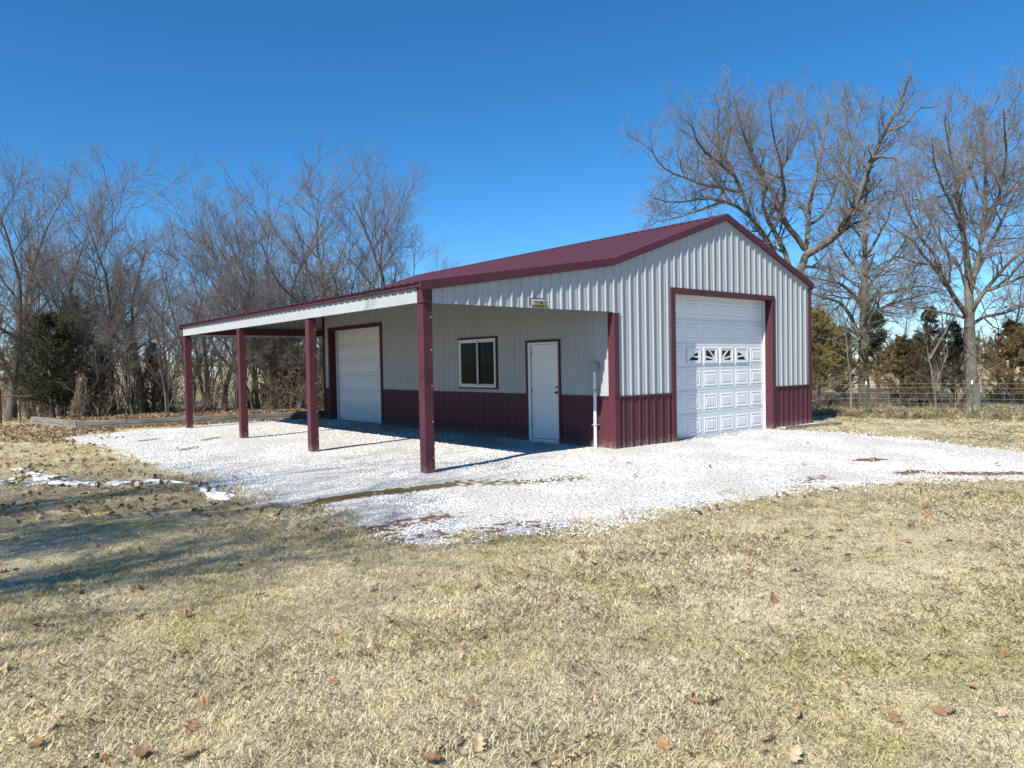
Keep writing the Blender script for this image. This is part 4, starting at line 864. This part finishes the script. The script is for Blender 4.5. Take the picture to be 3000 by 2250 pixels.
MB().box(-3.5, 3.5, -2.5, 2.5, 0, 2.6).build('wall', WHITE, hs); f = MB(); f.prism([(-2.9, 2.6), (2.9, 2.6), (0, 4.3)], 'x', -3.8, 3.8); f.build('roof', GREYBOX, hs)
MB().box(-1.6, -.6, -2.53, -2.5, .9, 2.0).build('window', GLASS, hs); MB().box(.6, 1.5, -2.53, -2.5, 0, 2.0).build('door', GREYBOX, hs)

# ================================================================== SCATTER (geometry nodes, instances only)
def scatter(name, pts, rot, scl, idx, protos, label, cat, mt=None):
    pc = bpy.data.collections.new(name+'_kinds')
    for i, me in enumerate(protos): pc.objects.link(bpy.data.objects.new('%s_kind_%02d' % (name, i), me))
    me = bpy.data.meshes.new(name); me.vertices.add(len(pts)); me.vertices.foreach_set('co', np.asarray(pts, np.float32).ravel())
    a = me.attributes.new('rot', 'FLOAT_VECTOR', 'POINT'); a.data.foreach_set('vector', np.asarray(rot, np.float32).ravel())
    a = me.attributes.new('scl', 'FLOAT_VECTOR', 'POINT'); a.data.foreach_set('vector', np.asarray(scl, np.float32).ravel())
    a = me.attributes.new('idx', 'INT', 'POINT'); a.data.foreach_set('value', np.asarray(idx, np.int32))
    me.update(); o = link(name, me); tag(o, label, cat, kind='stuff')
    g = bpy.data.node_groups.new(name+'_nodes', 'GeometryNodeTree'); g.interface.new_socket('Geometry', in_out='INPUT', socket_type='NodeSocketGeometry'); g.interface.new_socket('Geometry', in_out='OUTPUT', socket_type='NodeSocketGeometry')
    N, L = g.nodes, g.links; gi = N.new('NodeGroupInput'); go = N.new('NodeGroupOutput'); ip = N.new('GeometryNodeInstanceOnPoints'); ci = N.new('GeometryNodeCollectionInfo')
    ci.inputs[0].default_value = pc; ci.inputs[1].default_value = True; ci.inputs[2].default_value = True
    def attr(nm, ty):
        n = N.new('GeometryNodeInputNamedAttribute'); n.data_type = ty; n.inputs[0].default_value = nm; return n.outputs[0]
    L.new(gi.outputs[0], ip.inputs['Points']); L.new(ci.outputs[0], ip.inputs['Instance']); ip.inputs['Pick Instance'].default_value = True
    L.new(attr('idx', 'INT'), ip.inputs['Instance Index']); er = N.new('FunctionNodeEulerToRotation'); L.new(attr('rot', 'FLOAT_VECTOR'), er.inputs[0]); L.new(er.outputs[0], ip.inputs['Rotation']); L.new(attr('scl', 'FLOAT_VECTOR'), ip.inputs['Scale'])
    L.new(ip.outputs[0], go.inputs[0]); md = o.modifiers.new('scatter', 'NODES'); md.node_group = g; return o
def view(P, margin=.10, extra=1.2):
    """points the camera, or a camera a step aside, could see"""
    q = P-CAM[:2]; f_ = q@fw[:2]; s = np.abs(q@rt[:2]); return (f_ > 1.2) & (s < f_*(.7055+margin)+extra)
def grid_points(x0, x1, y0, y1, step, rs):
    X, Y = np.meshgrid(np.arange(x0, x1, step), np.arange(y0, y1, step), indexing='ij'); P = np.stack([X.ravel(), Y.ravel()], 1); return P+rs.uniform(-.5, .5, P.shape)*step*1.2

def grass_clump(seed, n, rad, h, lay):
    rs = np.random.RandomState(seed); a = rs.uniform(0, 6.283, n); r = rad*np.sqrt(rs.uniform(0, 1, n)); p = np.stack([r*np.cos(a), r*np.sin(a), np.full(n, -.008)], 1)
    az = rs.uniform(0, 6.283, n); ln = h*rs.uniform(.5, 1.35, n); tilt = np.clip(rs.normal(lay, .3, n), .1, 1.45); d = np.stack([np.cos(az)*np.sin(tilt), np.sin(az)*np.sin(tilt), np.cos(tilt)], 1)
    s = np.stack([-np.sin(az), np.cos(az), np.zeros(n)], 1); wd = rs.uniform(.0009, .0019, n)[:, None]
    m_ = p+d*(ln*.55)[:, None]; d2 = d*np.array([1.35, 1.35, .55]); d2 /= np.linalg.norm(d2, axis=1, keepdims=True); e = m_+d2*(ln*.45)[:, None]+rs.normal(size=(n, 3))*.004
    V = np.stack([p-s*wd, p+s*wd, m_+s*wd*.9, e, m_-s*wd*.9], 1).reshape(-1, 3); F = np.arange(5*n).reshape(-1, 5); return np_mesh('grass', V, F, GRASSM, False, {'blade': np.repeat(rs.uniform(0, 1, n), 5)})
CL = [grass_clump(i, 140, .10, .036+.004*(i % 4), .95+.06*(i % 5)) for i in range(10)]+[grass_clump(20+i, 95, .09, .060, 1.15) for i in range(4)]+[grass_clump(40+i, 60, .07, .22, .5) for i in range(3)]
# ---- last snow: ragged thin patches
SNOWP = [
    ([(-7.22, 1.54), (-7.12, 1.35), (-7.1, .82), (-7.06, .24), (-7.29, .09), (-7.34, .32), (-7.26, .91)], 'bright snow patch at the left edge of the gravel'),
    ([(-8.97, 4.59), (-8.7, 4.51), (-8.34, 4.03), (-8.53, 3.36), (-8.67, 3.69), (-8.83, 4.19)], 'largest snow patch on the grass near the left edge'),
    ([(-9.34, 4.35), (-8.99, 4.31), (-9.1, 3.95), (-9.38, 3.93)], 'snow strip running out of the picture at left'),
    ([(-8.27, 2.79), (-7.9, 2.85), (-7.89, 2.52), (-8.19, 2.5)], 'thin snow patch in the shade between the two bright ones'),
    ([(-7.6, 2.72), (-7.41, 2.52), (-7.16, 1.81), (-7.37, 1.86)], 'narrow snow strip just behind the bright gravel edge patch'),
    ([(-8.96, 5.78), (-8.68, 5.9), (-8.87, 5.39)], 'farthest small snow patch on the left lawn'),
    ([(-8.83, 5.02), (-8.59, 4.98), (-8.72, 4.74)], 'small snow patch just behind the largest one'),
    ([(-7.98, 2.62), (-7.62, 2.55), (-7.38, 2.12), (-7.50, 2.02), (-7.80, 2.36)], 'thin snow strip linking the shaded patch to the gravel edge'),
    ([(-9.05, 3.95), (-8.45, 3.30), (-8.15, 2.95), (-8.25, 2.85), (-8.70, 3.30), (-9.1, 3.75)], 'long thin snow strip in front of the largest patch'),
]
def lawn():
    rs = np.random.RandomState(31); out = []
    for (lo, hi, step, sc) in ((1.2, 5.5, .058, .85), (5.5, 10, .070, .95), (10, 16, .100, 1.25), (16, 30, .16, 1.7)):
        P = grid_points(-16, 24, -12, 22, step, rs); f_ = (P-CAM[:2])@fw[:2]; P = P[(f_ >= lo) & (f_ < hi)]; P = P[view(P)]
        sd = np.where(inside(P, GRAVEL), -1, 1)*poly_dist(P, GRAVEL); P = P[(sd > .02-.42*vnoise(P, 4, 6)**2) & ~inside(P, BARN_FOOT) & ~inside(P, BED)]
        P = P[rs.uniform(0, 1, len(P)) < .80+.2*vnoise(P, 1.4, 12)]
        for sp_, _ in SNOWP: P = P[~inside(P, sp_) | (rs.uniform(0, 1, len(P)) < .12)]
        n = len(P); v = vnoise(P, 1.9, 15); s = sc*rs.uniform(.75, 1.2, n)*(.72+.55*v); idx = np.where(rs.uniform(0, 1, n) < .12+.5*(v > .66), rs.randint(10, 14, n), rs.randint(0, 10, n))
        out.append((np.column_stack([P, np.full(n, -.004)]), np.column_stack([rs.normal(size=n)*.12, rs.normal(size=n)*.12, rs.uniform(0, 6.283, n)]), np.column_stack([s, s, s/sc**.55]), idx))
    # taller dry grass along the fence, at the wood's edge
    t = rs.uniform(-5*fs, 3*fs, 900); P = fa+t[:, None]*fd+np.column_stack([rs.normal(.25, .35, 900), rs.normal(0, .2, 900)]); P2 = np.array([at(rs.uniform(-50, 1300), rs.uniform(24.5, 31)) for _ in range(700)]); P3 = np.array([at(rs.uniform(2350, 3100), rs.uniform(20.8, 25)) for _ in range(900)])
    P = np.concatenate([P, P2, P3]); P = P[~inside(P, BARN_FOOT)]; n = len(P); s = rs.uniform(.6, 1.4, n)
    out.append((np.column_stack([P, np.full(n, -.01)]), np.column_stack([rs.normal(size=(n, 2))*.15, rs.uniform(0, 6.283, n)]), np.column_stack([s*1.5, s*1.5, s*.75]), rs.randint(14, 17, n)))
    a = [np.concatenate([o[i] for o in out]) for i in range(4)]; print('grass clumps', len(a[0])); scatter('grass', a[0], a[1], a[2], a[3], CL, 'short dry tan and green winter grass', 'grass')
lawn()

def stone(seed):
    rs = np.random.RandomState(seed); t = (1+5**.5)/2; V = np.array([(-1, t, 0), (1, t, 0), (-1, -t, 0), (1, -t, 0), (0, -1, t), (0, 1, t), (0, -1, -t), (0, 1, -t), (t, 0, -1), (t, 0, 1), (-t, 0, -1), (-t, 0, 1)], float); V /= np.linalg.norm(V[0])
    F = [(0, 11, 5), (0, 5, 1), (0, 1, 7), (0, 7, 10), (0, 10, 11), (1, 5, 9), (5, 11, 4), (11, 10, 2), (10, 7, 6), (7, 1, 8), (3, 9, 4), (3, 4, 2), (3, 2, 6), (3, 6, 8), (3, 8, 9), (4, 9, 5), (2, 4, 11), (6, 2, 10), (8, 6, 7), (9, 8, 1)]
    V *= rs.uniform(.7, 1.15, (12, 1)); V *= np.array([1.15, .85, .62]); return np_mesh('stone', V, np.array(F), STONE)
def stones():
    rs = np.random.RandomState(41); out = []
    for (lo, hi, step, sz) in ((3, 10.5, .030, .0135), (10.5, 15, .039, .0165), (15, 26, .062, .021)):
        P = grid_points(-8, 6.5, -9.5, 14, step, rs); f_ = (P-CAM[:2])@fw[:2]; P = P[(f_ >= lo) & (f_ < hi)]; P = P[view(P, .06, .6)]
        sd = np.where(inside(P, GRAVEL), 1, -1)*poly_dist(P, GRAVEL); b = bare(P)+.75*(vnoise(P, 7, 51)-.5)*(bare(P) > .02); cover = np.clip(1.02-1.2*b, .10, 1)*np.clip(.42+(sd+.5*(vnoise(P, 4.5, 90)-.5))/.75, 0, 1); cover *= 1-.35*np.clip((vnoise(P, 3.1, 8)-.60)*5, 0, 1); cover *= 1-.5*(vnoise(P, 16, 18) > .78); cover *= 1-.55*np.clip((f_.max() and (vnoise(P, 11, 60)-.80)*8), 0, 1)
        P = P[rs.uniform(0, 1, len(P)) < cover]; n = len(P); s = sz*rs.uniform(.5, 1.15, n)*(1+.6*(rs.uniform(0, 1, n) < .06)); out.append((np.column_stack([P, .006+rs.uniform(-.006, .008, n)]), np.column_stack([rs.normal(size=(n, 2))*.35, rs.uniform(0, 6.283, n)]), np.column_stack([s]*3), rs.randint(0, 5, n)))
    a = [np.concatenate([o[i] for o in out]) for i in range(4)]; print('stones', len(a[0])); scatter('gravel_stones', a[0], a[1], a[2], a[3], [stone(i) for i in range(5)], 'loose white crushed limestone', 'gravel')
stones()

# ---- fallen leaves
def leaf_mesh(seed, mt):
    rs = np.random.RandomState(seed); half = [(0, .0), (.10, .16), (.22, .13), (.34, .36), (.46, .20), (.60, .40), (.72, .18), (.86, .22), (1.0, 0)]
    half = [(u, v*rs.uniform(.75, 1.2)) for u, v in half]; n = len(half); V = []; F = []; c1, c2 = rs.uniform(-.5, 1.3), rs.uniform(.6, 2.2)
    def bend(u, v): return (u-.5, v, c1*(u-.5)**2+c2*v*v*.9+rs.uniform(-.05, .05))
    for u, v in half: V += [bend(u, -v), bend(u, 0), bend(u, v)]
    for i in range(n-1):
        a, b_ = 3*i, 3*i+3; F += [(a, b_, b_+1, a+1), (a+1, b_+1, b_+2, a+2)]
    V += [(-.5, -.012, .0), (-.5, .012, .0), (-.72, .01, .05), (-.72, -.01, .05)]; k = 3*n; F.append((k, k+1, k+2, k+3))
    me = bpy.data.meshes.new('fallen_leaf'); me.from_pydata(V, [], F); me.update(); me.materials.append(mt); return me
LV = [leaf_mesh(i, LEAFM if i % 3 else LEAFP) for i in range(7)]
rs = np.random.RandomState(61); cnt = 0
while cnt < 150:
    d = 2.95+9.0*rs.uniform()**1.5; px = rs.uniform(-30, 3030); p = at(px, d)
    if inside(np.array([p]), GRAVEL)[0] and rs.uniform() > .12: continue
    if rs.uniform() > .30+.7*vnoise(np.array([p]), 1.3, 71)[0]+(.25 if px < 900 else 0): continue
    o = link('fallen_leaf', LV[rs.randint(7)]); s = rs.uniform(.05, .098); o.location = (p[0], p[1], rs.uniform(.012, .032)); o.scale = (s, s, s); o.rotation_euler = (rs.normal()*.6, rs.normal()*.6, rs.uniform(0, 6.28))
    tag(o, 'curled brown oak leaf lying on the dry lawn', 'leaf', 'fallen leaves on the near lawn'); cnt += 1
def litter():
    rs = np.random.RandomState(62); A_ = [np.array([at(rs.uniform(-60, 1000), rs.uniform(8, 24)) for _ in range(1700)])]
    A_[0] = A_[0][A_[0][:, 0] < -6.4+rs.exponential(.35, len(A_[0]))]; n_ = 5200; u = rs.uniform(0, LL, n_); A_.append(pa+u[:, None]*uu+np.array([-uu[1], uu[0]])*(np.abs(rs.normal(0, 1.0, n_))*1.0+.13)[:, None])
    n2 = 1800; u = rs.uniform(-.6, LL, n2); A_.append(pa+u[:, None]*uu-np.array([-uu[1], uu[0]])*(np.abs(rs.normal(0, .35, n2))+.02)[:, None]); A_.append(np.array([at(rs.uniform(-60, 330), rs.uniform(17, 23)) for _ in range(1800)])); A_.append(np.array([at(rs.uniform(1400, 3050), rs.uniform(6, 19)) for _ in range(260)]))
    P = np.concatenate(A_); P = P[~inside(P, BARN_FOOT) & (~inside(P, GRAVEL) | (rs.uniform(0, 1, len(P)) < .05))]; n = len(P); dfr = (P-pa)@np.array([-uu[1], uu[0]]); dl_ = (P-la)@np.array([-lu[1], lu[0]]); bed_ = (dfr > .1) & (dl_ > .05) & (P[:, 0] > -7.3)
    z = np.where(bed_, .235+(vnoise(P, 2.5, 2)-.5)*.07-np.clip((dfr-2.2)/3, 0, 1)*.28, .03)+rs.uniform(-.01, .02, n); s = rs.uniform(.06, .12, n)
    scatter('leaf_litter', np.column_stack([P, z]), np.column_stack([rs.normal(size=(n, 2))*.5, rs.uniform(0, 6.283, n)]), np.column_stack([s]*3), rs.randint(0, 7, n), LV, 'brown leaf litter along the timber wall and left lawn', 'leaf litter')
litter()

def snow(poly, label, seed):
    poly = np.array(poly); c = poly.mean(0); rs = np.random.RandomState(seed); o = []
    n = len(poly)
    for i in range(n):
        for t in (0, .14, .29, .43, .57, .71, .86): o.append(poly[i]*(1-t)+poly[(i+1) % n]*t+rs.normal(size=2)*.05)
    o = np.array(o); k = len(o); rings = [(1.08, -.02), (.97, .006), (.75, .014), (.4, .017)]; V = []; F = []
    for f_, z in rings:
        q = (o-c)*f_; V += [(x, y, z+rs.normal()*.002) for x, y in q]
    V.append((0, 0, .018))
    for r_ in range(3):
        for i in range(k): j = (i+1) % k; F.append((r_*k+i, r_*k+j, (r_+1)*k+j, (r_+1)*k+i))
    for i in range(k): F.append((3*k+i, 3*k+(i+1) % k, 4*k))
    me = bpy.data.meshes.new('snow_patch'); me.from_pydata(V, [], F); me.update(); me.materials.append(SNOW)
    for p in me.polygons: p.use_smooth = True
    ob = link('snow_patch', me, None, (c[0], c[1], .010)); tag(ob, label, 'snow', 'patches of old snow on the left lawn')
for i, (pl, lb) in enumerate(SNOWP): snow(pl, lb, i+1)
